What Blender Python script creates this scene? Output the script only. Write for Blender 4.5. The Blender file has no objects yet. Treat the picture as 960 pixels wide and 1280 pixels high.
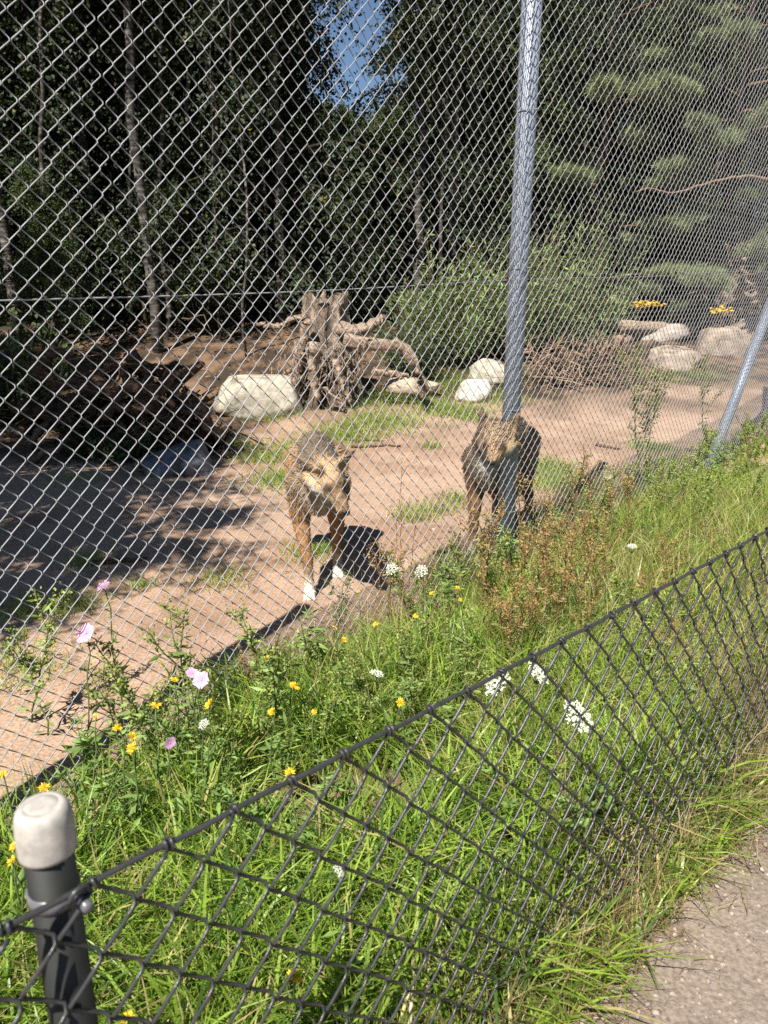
import bpy, bmesh, math, random
import numpy as np
from mathutils import Vector, Matrix, noise as mnoise

SC = bpy.context.scene
COL = SC.collection
R = math.radians
rng = np.random.default_rng(7)
random.seed(7)

# ------------------------------------------------------------------ camera, sky, sun, exposure
F_PX, PITCH, CAM_H = 924.4, R(16.7), 1.5          # focal length in photo pixels (960 x 1280), downward pitch, eye height
cam_d = bpy.data.cameras.new('camera'); cam = bpy.data.objects.new('camera', cam_d); COL.objects.link(cam)
cam_d.sensor_fit = 'VERTICAL'; cam_d.sensor_height = 36.0; cam_d.sensor_width = 27.0
cam_d.lens = 36.0 * F_PX / 1280.0
cam_d.clip_start = 0.05; cam_d.clip_end = 2000
cam.location = (0, 0, CAM_H); cam.rotation_euler = (math.pi / 2 - PITCH, 0, 0)
cam_d.dof.use_dof = True; cam_d.dof.focus_distance = 3.4; cam_d.dof.aperture_fstop = 6.5
SC.camera = cam

SUN_AZ, SUN_EL = R(26), R(53)                      # shadows run 26 degrees to the right of straight ahead
to_sun = Vector((-math.sin(SUN_AZ) * math.cos(SUN_EL), -math.cos(SUN_AZ) * math.cos(SUN_EL), math.sin(SUN_EL)))
w = bpy.data.worlds.new('World'); SC.world = w; w.use_nodes = True
nt = w.node_tree; nt.nodes.clear()
sky = nt.nodes.new('ShaderNodeTexSky'); sky.sky_type = 'NISHITA'; sky.sun_disc = False
sky.sun_elevation = SUN_EL; sky.sun_rotation = math.atan2(to_sun.x, to_sun.y)
sky.air_density = 1.0; sky.dust_density = 0.1; sky.ozone_density = 4.0
bg = nt.nodes.new('ShaderNodeBackground'); bg.inputs['Strength'].default_value = 0.05
wo = nt.nodes.new('ShaderNodeOutputWorld')
nt.links.new(sky.outputs[0], bg.inputs[0]); nt.links.new(bg.outputs[0], wo.inputs[0])
sun_d = bpy.data.lights.new('sun', 'SUN'); sun_d.energy = 5.0; sun_d.angle = R(0.53); sun_d.color = (1.0, 0.95, 0.87)
sun = bpy.data.objects.new('sun', sun_d); COL.objects.link(sun)
sun.rotation_euler = to_sun.to_track_quat('Z', 'Y').to_euler(); sun.location = to_sun * 40
SC.view_settings.view_transform = 'Standard'; SC.view_settings.look = 'None'
SC.view_settings.gamma = 1.0; SC.view_settings.exposure = 1.0; SC.view_settings.use_curve_mapping = False
SC.cycles.max_bounces = 6; SC.cycles.diffuse_bounces = 3; SC.cycles.glossy_bounces = 2
SC.cycles.transmission_bounces = 3; SC.cycles.transparent_max_bounces = 4
SC.cycles.caustics_reflective = False; SC.cycles.caustics_refractive = False
SC.cycles.use_denoising = False

# ------------------------------------------------------------------ photo pixel -> place
def ray(x, y):
    u, v = (x - 480) / F_PX, (y - 640) / F_PX
    return np.array([u, math.cos(PITCH) - v * math.sin(PITCH), -math.sin(PITCH) - v * math.cos(PITCH)])
def at_z(x, y, z=0.0):
    r = ray(x, y); return np.array([0, 0, CAM_H]) + r * (z - CAM_H) / r[2]
def at_d(x, y, d):                                  # a point on the pixel's ray, d metres ahead over the ground
    r = ray(x, y); return np.array([0, 0, CAM_H]) + r * d / r[1]

FB0 = at_z(640, 715)[:2]; FBD = np.array([.661, .750]); FBD /= np.linalg.norm(FBD); FBN = np.array([-FBD[1], FBD[0]])   # tall fence line, normal points into the enclosure
FN0 = np.array([-.31, .653]); FND = np.array([.735, .678]); FNN = np.array([-FND[1], FND[0]])                             # low fence line

def sstep(a, b, x):
    t = np.clip((np.asarray(x, float) - a) / (b - a), 0, 1); return t * t * (3 - 2 * t)
_G = rng.random((64, 64))
def vnoise(x, y):                                   # cheap smooth value noise, numpy arrays
    x = np.asarray(x, float); y = np.asarray(y, float)
    xi = np.floor(x).astype(int); yi = np.floor(y).astype(int); fx = x - xi; fy = y - yi
    fx = fx * fx * (3 - 2 * fx); fy = fy * fy * (3 - 2 * fy)
    g = lambda i, j: _G[i % 64, j % 64]
    return (g(xi, yi) * (1 - fx) + g(xi + 1, yi) * fx) * (1 - fy) + (g(xi, yi + 1) * (1 - fx) + g(xi + 1, yi + 1) * fx) * fy
def fbm(x, y, o=4):
    s = 0; a = .5
    for i in range(o): s = s + a * vnoise(x * 2 ** i + 17.3 * i, y * 2 ** i + 5.1 * i); a *= .5
    return s
def d_big(x, y): return (np.asarray(x) - FB0[0]) * FBN[0] + (np.asarray(y) - FB0[1]) * FBN[1]      # metres beyond the tall fence
def d_near(x, y): return (np.asarray(x) - FN0[0]) * FNN[0] + (np.asarray(y) - FN0[1]) * FNN[1]
def hz(x, y):                                       # the terrain
    x = np.asarray(x, float); y = np.asarray(y, float)
    amp = 1.15 - .45 * sstep(-1, 5, x)
    z = amp * sstep(7.3, 15, y) + .9 * sstep(16, 45, y)
    e = sstep(.1, .6, d_big(x, y))
    z = z + e * (.16 * (fbm(x * .7 + 3, y * .7) - .47) + .05 * (fbm(x * 3, y * 3) - .47))
    z = z + .02 * (fbm(x * 6 + 9, y * 6) - .47) * sstep(-.05, .2, d_near(x, y))
    return z
def gp(x, y):                                       # the pixel's point on the terrain
    r = ray(x, y); d = 1.0
    while d < 60:
        p = np.array([0, 0, CAM_H]) + r * d / r[1]
        if p[2] <= float(hz(p[0], p[1])): return p
        d += .02
    return p

# ------------------------------------------------------------------ mesh helpers
def mesh_np(name, V, Fs, C=None, mat=None, smooth=False):
    me = bpy.data.meshes.new(name)
    V = np.asarray(V, np.float32); Fs = Fs if isinstance(Fs, list) else [Fs]
    Fs = [np.asarray(f, np.int32) for f in Fs if len(f)]
    me.vertices.add(len(V)); me.vertices.foreach_set('co', V.ravel())
    loops = np.concatenate([f.ravel() for f in Fs]); tot = np.concatenate([np.full(len(f), f.shape[1], np.int32) for f in Fs])
    st = np.concatenate([[0], np.cumsum(tot)[:-1]]).astype(np.int32)
    me.loops.add(len(loops)); me.loops.foreach_set('vertex_index', loops)
    me.polygons.add(len(tot)); me.polygons.foreach_set('loop_start', st); me.polygons.foreach_set('loop_total', tot)
    if smooth: me.polygons.foreach_set('use_smooth', np.ones(len(tot), bool))
    me.update(calc_edges=True)
    if C is not None:
        C = np.asarray(C, np.float32)
        if C.shape[1] == 3: C = np.concatenate([C, np.ones((len(C), 1), np.float32)], 1)
        a = me.color_attributes.new('col', 'FLOAT_COLOR', 'POINT'); a.data.foreach_set('color', C.ravel())
    if mat: me.materials.append(mat)
    return me
class Acc:                                          # gathers pieces of one part
    def __init__(s): s.V = []; s.F3 = []; s.F4 = []; s.C = []; s.n = 0
    def add(s, V, Fs, C=None):
        V = np.asarray(V, float).reshape(-1, 3); s.V.append(V)
        Fs = Fs if isinstance(Fs, list) else [Fs]
        for f in Fs:
            f = np.asarray(f, int)
            if len(f): (s.F3 if f.shape[1] == 3 else s.F4).append(f + s.n)
        C = np.ones((len(V), 3)) * .5 if C is None else np.broadcast_to(np.asarray(C, float), (len(V), 3)); s.C.append(C); s.n += len(V)
    def mesh(s, name, mat, smooth=False):
        Fs = [np.concatenate(f) for f in (s.F3, s.F4) if f]
        return mesh_np(name, np.concatenate(s.V), Fs, np.concatenate(s.C), mat, smooth)
def tube(pts, rad, n=6, caps=True, twist=0.0):
    P = np.asarray(pts, float); m = len(P); rad = np.broadcast_to(np.asarray(rad, float), (m,))
    T = np.gradient(P, axis=0); T /= np.linalg.norm(T, axis=1, keepdims=True) + 1e-9
    up = np.array([0, 0, 1.]) if abs(T[:, 2]).mean() < .8 else np.array([1., 0, 0])
    U = np.cross(T, up); U /= np.linalg.norm(U, axis=1, keepdims=True) + 1e-9; W = np.cross(T, U)
    a = np.arange(n) / n * 2 * math.pi + twist
    V = P[:, None] + rad[:, None, None] * (np.cos(a)[None, :, None] * U[:, None] + np.sin(a)[None, :, None] * W[:, None])
    i = np.arange(m - 1)[:, None] * n; j = np.arange(n)[None]; k = (j + 1) % n
    F4 = np.stack([i + j, i + k, i + n + k, i + n + j], -1).reshape(-1, 4)
    V = V.reshape(-1, 3); Fs = [F4]
    if caps:
        c0, c1 = len(V), len(V) + 1; V = np.concatenate([V, P[:1], P[-1:]])
        jj = np.arange(n); kk = (jj + 1) % n; b = (m - 1) * n
        Fs.append(np.concatenate([np.stack([np.full(n, c0), kk, jj], 1), np.stack([np.full(n, c1), b + jj, b + kk], 1)]))
    return V, Fs
def unit(v): v = np.asarray(v, float); return v / (np.linalg.norm(v, axis=-1, keepdims=True) + 1e-9)
def leaves(pos, axis, L, W, col, g, fold=.25):      # pointed leaf: 2 triangles folded along the midrib, 4 vertices
    N = len(pos); axis = unit(axis); r = g.normal(size=(N, 3)); side = unit(np.cross(axis, r)); nrm = np.cross(side, axis)
    L = np.broadcast_to(L, (N,))[:, None]; W = np.broadcast_to(W, (N,))[:, None]
    mid = pos + axis * L * .45
    V = np.stack([pos, mid + side * W * .5 + nrm * W * fold, pos + axis * L, mid - side * W * .5 + nrm * W * fold], 1).reshape(-1, 3)
    b = np.arange(N)[:, None] * 4
    return V, np.concatenate([b + [0, 2, 1], b + [0, 3, 2]]).astype(int), np.repeat(col, 4, 0)
def blades(base, h, lean, bend, wid, col, g, seg=3, tipcol=None):   # grass blades: tapering bent strips
    N = len(base); lean = unit(np.concatenate([lean, np.zeros((N, 1))], 1)); ang = g.uniform(0, math.pi, N)
    side = np.stack([np.cos(ang), np.sin(ang), np.zeros(N)], 1)
    V = np.zeros((N, 2 * seg + 1, 3)); C = np.zeros((N, 2 * seg + 1, 3)); tipcol = col if tipcol is None else tipcol
    for k in range(seg + 1):
        t = k / seg; c = base + lean * (h * bend * t * t)[:, None] + np.array([0, 0, 1.]) * (h * (t - .35 * np.minimum(bend, 1.6) * t * t))[:, None]
        ww = (wid * (1 - .25 * t - .75 * t ** 3) * .5)[:, None]; cc = col * (1 - t) + tipcol * t
        if k < seg: V[:, 2 * k] = c - side * ww; V[:, 2 * k + 1] = c + side * ww; C[:, 2 * k] = C[:, 2 * k + 1] = cc
        else: V[:, 2 * seg] = c; C[:, 2 * seg] = cc
    n = 2 * seg + 1; b = np.arange(N)[:, None] * n
    F4 = np.concatenate([b + [2 * k, 2 * k + 1, 2 * k + 3, 2 * k + 2] for k in range(seg - 1)]) if seg > 1 else np.zeros((0, 4), int)
    return V.reshape(-1, 3), [F4, b + [2 * seg - 2, 2 * seg - 1, 2 * seg]], C.reshape(-1, 3)

def link(name, data, parent=None, loc=None, rot=None):
    o = bpy.data.objects.new(name, data); COL.objects.link(o)
    if parent: o.parent = parent
    if loc is not None: o.location = loc
    if rot is not None: o.rotation_euler = rot
    return o
def tag(o, label=None, cat=None, group=None, kind=None):
    if label: o['label'] = label
    if cat: o['category'] = cat
    if group: o['group'] = group
    if kind: o['kind'] = kind
    return o
def thing(name, label, cat, loc=(0, 0, 0), rz=0, group=None):
    return tag(link(name, None, None, loc, (0, 0, rz)), label, cat, group)
def dup(root, loc, rz=0, scale=1.0, label=None, group=None):
    r = root.copy(); COL.objects.link(r); r.location = loc; r.rotation_euler = (0, 0, rz); r.scale = (scale,) * 3 if np.isscalar(scale) else scale
    if label: r['label'] = label
    if group: r['group'] = group
    for ch in list(root.children):
        c = ch.copy(); COL.objects.link(c); c.parent = r
        for gch in list(ch.children):
            d = gch.copy(); COL.objects.link(d); d.parent = c
    return r

# ------------------------------------------------------------------ materials
def mat(name, rough=.7, spec=.3, metal=0.0):
    m = bpy.data.materials.new(name); m.use_nodes = True; b = m.node_tree.nodes['Principled BSDF']
    b.inputs['Roughness'].default_value = rough; b.inputs['Specular IOR Level'].default_value = spec; b.inputs['Metallic'].default_value = metal
    return m, m.node_tree, b
def node(t, kind, **kw):
    n = t.nodes.new(kind)
    for k, v in kw.items():
        if k in n.inputs: n.inputs[k].default_value = v
        else: setattr(n, k, v)
    return n
def noise_mix(t, scale, detail=6, coord='Object', rough=.6):
    tc = node(t, 'ShaderNodeTexCoord'); n = node(t, 'ShaderNodeTexNoise', Scale=scale, Detail=detail, Roughness=rough)
    t.links.new(tc.outputs[coord], n.inputs['Vector']); return n
def ramp(t, src, stops):
    r = node(t, 'ShaderNodeValToRGB'); e = r.color_ramp.elements
    while len(e) < len(stops): e.new(.5)
    for i, (p, c) in enumerate(stops): e[i].position = p; e[i].color = (*c, 1)
    t.links.new(src, r.inputs[0]); return r
def bump(t, b, src, strength, dist):
    n = node(t, 'ShaderNodeBump', Strength=strength, Distance=dist); t.links.new(src, n.inputs['Height']); t.links.new(n.outputs[0], b.inputs['Normal'])
def col_mat(name, rough=.65, spec=.25, scale=30, amt=.35, bmp=0, bdist=.01, trans=0.0):   # colour from the mesh's own colours, broken up by noise
    m, t, b = mat(name, rough, spec)
    a = node(t, 'ShaderNodeVertexColor', layer_name='col'); n = noise_mix(t, scale)
    r = ramp(t, n.outputs[0], [(.25, (1 - amt,) * 3), (.75, (1 + amt,) * 3)])
    mx = node(t, 'ShaderNodeMix', data_type='RGBA', blend_type='MULTIPLY'); mx.inputs[0].default_value = 1
    t.links.new(a.outputs[0], mx.inputs[6]); t.links.new(r.outputs[0], mx.inputs[7]); t.links.new(mx.outputs[2], b.inputs['Base Color'])
    if bmp: bump(t, b, n.outputs[0], bmp, bdist)
    if trans:
        tr = node(t, 'ShaderNodeBsdfTranslucent'); ms = node(t, 'ShaderNodeMixShader'); ms.inputs[0].default_value = trans
        br = node(t, 'ShaderNodeMix', data_type='RGBA', blend_type='MULTIPLY'); br.inputs[0].default_value = 1; br.inputs[7].default_value = (1.15, 1.2, .55, 1)
        t.links.new(mx.outputs[2], br.inputs[6]); t.links.new(br.outputs[2], tr.inputs[0])
        t.links.new(b.outputs[0], ms.inputs[1]); t.links.new(tr.outputs[0], ms.inputs[2]); t.links.new(ms.outputs[0], t.nodes['Material Output'].inputs[0])
    return m
M_GRASS = col_mat('grass_blade', .42, .5, 25, .25, trans=.4)
M_LEAF = col_mat('tree_leaf', .6, .25, 3, .35, trans=.22)
M_NEEDLE = col_mat('pine_needle', .6, .2, 4, .3, trans=.1)
M_WEED = col_mat('weed_leaf', .55, .3, 30, .2, trans=.25)
M_PETAL = col_mat('petal', .6, .2, 60, .12, trans=.25)
M_WOOD = col_mat('dead_wood', .9, .05, 26, .6, 1.0, .05)
M_ROCK = col_mat('rock', .85, .15, 14, .4, .6, .03)
M_FUR = col_mat('wolf_fur', .85, .08, 45, .25)
M_GROUND = col_mat('earth', .95, .05, 75, .42, .6, .012)
M_STUMP = col_mat('weathered_stump', .9, .05, 1.0, .7, 1.0, .06)
for n_ in list(M_STUMP.node_tree.nodes):
    if n_.type == 'TEX_NOISE':
        mp_ = M_STUMP.node_tree.nodes.new('ShaderNodeMapping'); mp_.inputs['Scale'].default_value = (34, 34, 5); t_ = M_STUMP.node_tree
        src_ = n_.inputs['Vector'].links[0].from_socket; t_.links.new(src_, mp_.inputs[0]); t_.links.new(mp_.outputs[0], n_.inputs['Vector'])
def m_birch():
    m, t, b = mat('birch_bark', .8, .15)
    tc = node(t, 'ShaderNodeTexCoord'); mp = node(t, 'ShaderNodeMapping'); mp.inputs['Scale'].default_value = (3, 3, 14)
    n = node(t, 'ShaderNodeTexNoise', Scale=1.6, Detail=6); t.links.new(tc.outputs['Object'], mp.inputs[0]); t.links.new(mp.outputs[0], n.inputs['Vector'])
    r = ramp(t, n.outputs[0], [(.38, (.022, .019, .016)), (.54, (.085, .075, .063)), (.74, (.25, .235, .21))]); t.links.new(r.outputs[0], b.inputs['Base Color'])
    bump(t, b, n.outputs[0], .5, .02); return m
M_BIRCH = m_birch()
def m_galv():
    m, t, b = mat('galvanised_steel', .6, .4, .15)
    n = noise_mix(t, 40); r = ramp(t, n.outputs[0], [(.3, (.22, .26, .32)), (.7, (.31, .35, .42))]); t.links.new(r.outputs[0], b.inputs['Base Color'])
    r2 = ramp(t, n.outputs[0], [(.3, (.35,) * 3), (.7, (.6,) * 3)]); t.links.new(r2.outputs[0], b.inputs['Roughness']); return m
M_GALV = m_galv()
def m_wire():
    m, t, b = mat('galvanised_wire', .6, .35, .1); n = noise_mix(t, 25)
    r = ramp(t, n.outputs[0], [(.3, (.25, .25, .265)), (.7, (.38, .38, .395))]); t.links.new(r.outputs[0], b.inputs['Base Color']); return m
M_WIRE = m_wire()
def m_coat(name, c, rough):
    m, t, b = mat(name, rough, .5); n = noise_mix(t, 60)
    r = ramp(t, n.outputs[0], [(.3, tuple(x * .75 for x in c)), (.7, tuple(x * 1.3 for x in c))]); t.links.new(r.outputs[0], b.inputs['Base Color']); return m
M_BLACK = m_coat('black_plastic_coating', (.034, .034, .035), .33)
M_POST = m_coat('dark_coated_post', (.008, .009, .007), .62)
M_CAP = m_coat('pale_plastic_cap', (.36, .335, .30), .55)
M_STEEL = m_coat('clip_steel', (.12, .12, .13), .3)

# ------------------------------------------------------------------ ground, path
def grid_axis(parts):
    return np.unique(np.concatenate([np.arange(a, b, s) for a, b, s in parts]).round(4))
gx = grid_axis([(-160, -20, 6), (-20, -5, .4), (-5, 7, .05), (7, 20, .4), (20, 161, 6)])
gy = grid_axis([(-40, -1, 1.5), (-1, 1, .1), (1, 9, .055), (9, 16, .12), (16, 34, .6), (34, 241, 8)])
X, Y = np.meshgrid(gx, gy); Z = hz(X, Y)
db = d_big(X, Y)
n1 = fbm(X * 1.1, Y * 1.1); n2 = fbm(X * 5 + 4, Y * 5); n3 = fbm(X * 14, Y * 14)
def lerp(a, b, t): return a * (1 - t[..., None]) + b * t[..., None]
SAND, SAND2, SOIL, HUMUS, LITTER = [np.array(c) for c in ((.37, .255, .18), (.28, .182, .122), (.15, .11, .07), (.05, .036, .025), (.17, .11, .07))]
c = lerp(np.broadcast_to(SAND, X.shape + (3,)), np.broadcast_to(SAND2, X.shape + (3,)), sstep(.38, .62, .5 * n1 + .5 * n2))
c = c * (.9 + .22 * n3[..., None])
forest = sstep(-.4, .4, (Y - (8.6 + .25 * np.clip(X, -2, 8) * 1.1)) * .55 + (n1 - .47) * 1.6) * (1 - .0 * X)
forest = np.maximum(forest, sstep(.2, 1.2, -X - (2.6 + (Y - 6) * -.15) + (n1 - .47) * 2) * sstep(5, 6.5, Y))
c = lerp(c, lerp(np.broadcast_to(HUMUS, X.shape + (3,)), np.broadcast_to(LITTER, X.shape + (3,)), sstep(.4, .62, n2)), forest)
strip = 1 - sstep(-.5, -.15, db + (n2 - .47) * .9)
strip = strip * (1 - sstep(.05, -.12, d_near(X, Y) + (n2 - .47) * .3) * .0)
verge = sstep(.10, -.10, d_near(X, Y) + (n2 - .47) * .4)
c = lerp(c, np.broadcast_to(SOIL, X.shape + (3,)) * (.7 + .7 * n2[..., None]), strip)
c = lerp(c, np.array([.205, .16, .125])[None, None] * (.75 + .5 * n2[..., None]), verge)
ny, nx = X.shape
idx = np.arange(nx * ny).reshape(ny, nx)
Fg = np.stack([idx[:-1, :-1], idx[:-1, 1:], idx[1:, 1:], idx[1:, :-1]], -1).reshape(-1, 4)
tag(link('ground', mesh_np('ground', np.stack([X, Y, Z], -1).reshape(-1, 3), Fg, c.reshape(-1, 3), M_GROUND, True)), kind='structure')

s = np.arange(-8, 14, .025); q = np.concatenate([[-9, -5, -2.6, -1.5], np.arange(-1.2, .01, .05)])
S, Q = np.meshgrid(s, q); edge = .20 - .16 * fbm(S * 2.2, S * 0 + 2) - .22 * fbm(S * 11, S * 0 + 8, 3)
Qe = np.where(Q > -1.25, -1.2 + (Q + 1.2) / 1.2 * (1.2 + (edge - .19)), Q)
PX = FN0[0] + FND[0] * S + FNN[0] * Qe; PY = FN0[1] + FND[1] * S + FNN[1] * Qe
pn = fbm(PX * 30, PY * 30, 3); pn2 = fbm(PX * 4, PY * 4)
PZ = .006 + hz(PX, PY) + .006 * pn
pc = np.array([.225, .18, .145])[None, None] * (.8 + .4 * pn2[..., None])
ny, nx = S.shape; idx = np.arange(nx * ny).reshape(ny, nx)
Fp = np.stack([idx[:-1, :-1], idx[:-1, 1:], idx[1:, 1:], idx[1:, :-1]], -1).reshape(-1, 4)
M_PATH = col_mat('gravel_path', .9, .1, 90, .45, .7, .008)
tag(link('path', mesh_np('path', np.stack([PX, PY, PZ], -1).reshape(-1, 3), Fp, pc.reshape(-1, 3), M_PATH, True)), kind='structure')

def ico(sub):
    bm = bmesh.new(); bmesh.ops.create_icosphere(bm, subdivisions=sub, radius=1); V = np.array([v.co[:] for v in bm.verts]); Fs = np.array([[v.index for v in f.verts] for f in bm.faces]); bm.free(); return V, Fs
IV1, IF1 = ico(1); IV4, IF4 = ico(4); IV2, IF2 = ico(2)
A = Acc(); g = np.random.default_rng(3)
for k in range(2600):
    ss = g.uniform(.3, 2.0); qq = -abs(g.normal(0, .26)) - .01; x, y = FN0 + FND * ss + FNN * qq
    r = .0018 + .008 * g.random() ** 4; c0 = np.array([.30, .235, .20]) * g.uniform(.5, 1.3)
    A.add((IV1 * r * g.uniform(.6, 1.2, 3)) + [x, y, float(hz(x, y)) + .007], IF1, c0)
tag(link('gravel', A.mesh('gravel', M_ROCK)), 'small loose stones lying on the gravel path', 'gravel', kind='stuff')
A = Acc()
for k in range(900):
    x, y = g.uniform(-3.5, 6), g.uniform(2, 11)
    if d_big(x, y) < .3: continue
    r = .003 + .010 * g.random() ** 3; c0 = np.array([.38, .27, .21]) * g.uniform(.45, 1.3)
    A.add((IV1 * r * g.uniform(.6, 1.2, 3)) + [x, y, float(hz(x, y)) + .1 * r], IF1, c0)
tag(link('pebbles', A.mesh('pebbles', M_ROCK)), 'small pebbles and crumbs of earth on the sand', 'pebbles', kind='stuff')

# ------------------------------------------------------------------ fences
def zigzag_wire(half_w, half_h, n_half, start_right, rad, z_top, depth, nside=5):
    # one woven wire: runs down between two columns; '/' legs lie in front, '\' legs behind
    pts = []
    xs = [half_w if (k % 2 == 0) == start_right else 0.0 for k in range(n_half + 1)]
    for k in range(n_half):
        x0, x1 = xs[k], xs[k + 1]; z0, z1 = z_top - k * half_h, z_top - (k + 1) * half_h
        front = x0 > x1                                              # going down-left is a '/' leg
        for t in (.10, .3, .7, .90):
            pts.append((x0 + (x1 - x0) * (t * 1.12 - .06), (-depth if front else depth) * (.75 if t in (.10, .90) else 1), z0 + (z1 - z0) * t))
    return tube(np.array(pts), rad, nside)
def build_wires(fence, half_w, half_h, n_half, rad, z_top, depth, s0, count, material, parity, off, jit, gg, zfun=None):
    meshes = []
    for sr in (True, False):
        V, Fs = zigzag_wire(half_w, half_h, n_half, sr, rad, z_top, depth); meshes.append(mesh_np('wire', V, Fs, None, material, True))
    for k in range(count):
        o = link('wire', meshes[(k + parity) % 2], fence, (s0 + k * half_w, off + gg.normal(0, jit), gg.normal(0, jit * .6) + (0 if zfun is None else zfun(s0 + k * half_w))), (gg.normal(0, .0006), gg.normal(0, .0005), 0))
def cyl(p0, p1, r, n=20): return tube([p0, np.array(p0) * .5 + np.array(p1) * .5, p1], r, n)

g = np.random.default_rng(11)
big = thing('chain_link_fence', 'tall galvanised chain link fence with steel posts enclosing the wolves', 'fence', (FB0[0], FB0[1], 0), math.atan2(FBD[1], FBD[0]))
HW, HH = .0332, .0325
S0 = -2.43 - HW * 26                                                  # wire columns fall where the photo shows them
build_wires(big, HW, HH, 118, .00175, 3.86, .0024, S0, 272, M_WIRE, 0, -.004, .0004, g, lambda s_: -round(1.46 * min(1, max(0, -s_ / 2.1)) / (2 * HH)) * 2 * HH)   # left top lowered out of view to keep mesh shadow off the wolf
for ps in (-2.86, 0.0, 5.05):
    V, Fs = cyl((ps, .055, -.4), (ps, .055, 4.0 if ps > -1 else 2.45), .048, 28); link('post', mesh_np('post', V, Fs, None, M_GALV, True), big)  # out-of-view left post cut short, keeping its shadow off the wolf
V, Fs = cyl((3.28, .06, -.08), (5.03, .06, 1.95), .046, 24); link('brace', mesh_np('brace', V, Fs, None, M_GALV, True), big)
for z0, z1 in ((1.455, 1.72), (.05, .05)):
    ss = np.linspace(S0, S0 + 272 * HW, 40); zz = z0 + (z1 - z0) * (ss - ss[0]) / (ss[-1] - ss[0]) - .012 * np.sin((ss + 2.98) / 2.98 * math.pi) ** 2
    V, Fs = tube(np.stack([ss, ss * 0 + .004, zz], 1), .0022, 5); link('tension_wire', mesh_np('tension_wire', V, Fs, None, M_WIRE, True), big)
for z in (.35, .9, 1.6, 2.3, 3.0):                                    # clips holding the mesh to the post
    a = np.linspace(-.3, math.pi + .3, 14); V, Fs = tube(np.stack([np.cos(a) * -.0505, .055 - np.sin(a) * .062, z + a * .004], 1), .0022, 5)
    link('tie', mesh_np('tie', V, Fs, None, M_WIRE, True), big)

near = thing('low_fence', 'low black coated chain link fence with sagging top wire beside the path', 'fence', (FN0[0], FN0[1], 0), math.atan2(FND[1], FND[0]))
NW, NH = .0437, .04725
N0 = .038 - NW * 14
sag = lambda s: -.012 * math.sin(max(0, min(1, (s + .04) / 2.4)) * math.pi)
build_wires(near, NW, NH, 19, .0028, .887, .0036, N0, 96, M_BLACK, 0, 0, .002, g, sag)
ss = np.linspace(N0 - .05, N0 + 96 * NW, 160)
V, Fs = tube(np.stack([ss, ss * 0, [.889 + sag(x) + .0015 * math.sin(x * 37) for x in ss]], 1), .0037, 8); link('top_wire', mesh_np('top_wire', V, Fs, None, M_BLACK, True), near)
V, Fs = tube(np.stack([ss, ss * 0 + .004, ss * 0 + .05], 1), .002, 6); link('bottom_wire', mesh_np('bottom_wire', V, Fs, None, M_BLACK, True), near)
aa = np.linspace(0, 2 * math.pi * 1.6, 22)
V, Fs = tube(np.stack([np.linspace(-.006, .006, 22), np.cos(aa) * .0068, np.sin(aa) * .0068], 1), .0022, 5); knot = mesh_np('knot', V, Fs, None, M_BLACK, True)
for k in range(96):
    if k % 2 == 1:
        s_ = N0 + k * NW; link('knot', knot, near, (s_, 0, .889 + sag(s_)), (g.uniform(0, 3), g.normal(0, .15), g.normal(0, .25)))
# post of the low fence: round tube, turned cap, clip
def lathe(prof, n=40):
    P = np.array(prof, float); a = np.arange(n) / n * 2 * math.pi
    V = np.stack([P[:, None, 0] * np.cos(a), P[:, None, 0] * np.sin(a), np.broadcast_to(P[:, None, 1], (len(P), n))], -1).reshape(-1, 3)
    i = np.arange(len(P) - 1)[:, None] * n; j = np.arange(n)[None]; k = (j + 1) % n
    return V, np.stack([i + j, i + k, i + n + k, i + n + j], -1).reshape(-1, 4)
def near_post(s_, lean):
    p = link('post', mesh_np('post', *lathe([(.0005, -.35), (.0255, -.35), (.0255, .945), (.0005, .95)]), None, M_POST, True), near, (s_, .036, 0), lean)
    link('cap', mesh_np('cap', *lathe([(.0265, .925), (.0296, .926), (.0299, .930), (.0297, .950), (.0290, .966), (.0272, .975), (.0235, .981), (.018, .9830), (.0172, .9819), (.0163, .9830), (.009, .984), (.0005, .9845)]), None, M_CAP, True), p)
    V, Fs = lathe([(.0257, .862), (.0277, .863), (.0277, .879), (.0257, .880)]); link('clamp_band', mesh_np('clamp_band', V, Fs, None, M_STEEL, True), p)
    V, Fs = cyl((.018, -.05, .871), (.018, -.024, .871), .0065, 6); link('clamp_bolt', mesh_np('clamp_bolt', V, Fs, None, M_STEEL), p)
    a = np.linspace(-.6, 2.2, 16); V, Fs = tube(np.stack([.014 + .012 * np.cos(a * 1.5), -.036 - .008 * np.sin(a), .884 + .012 * np.sin(a * 1.5)], 1), .003, 6); link('tie', mesh_np('tie', V, Fs, None, M_BLACK, True), p)
near_post(-.040, (0, R(.3), 0)); near_post(2.75, (0, 0, 0))

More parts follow.
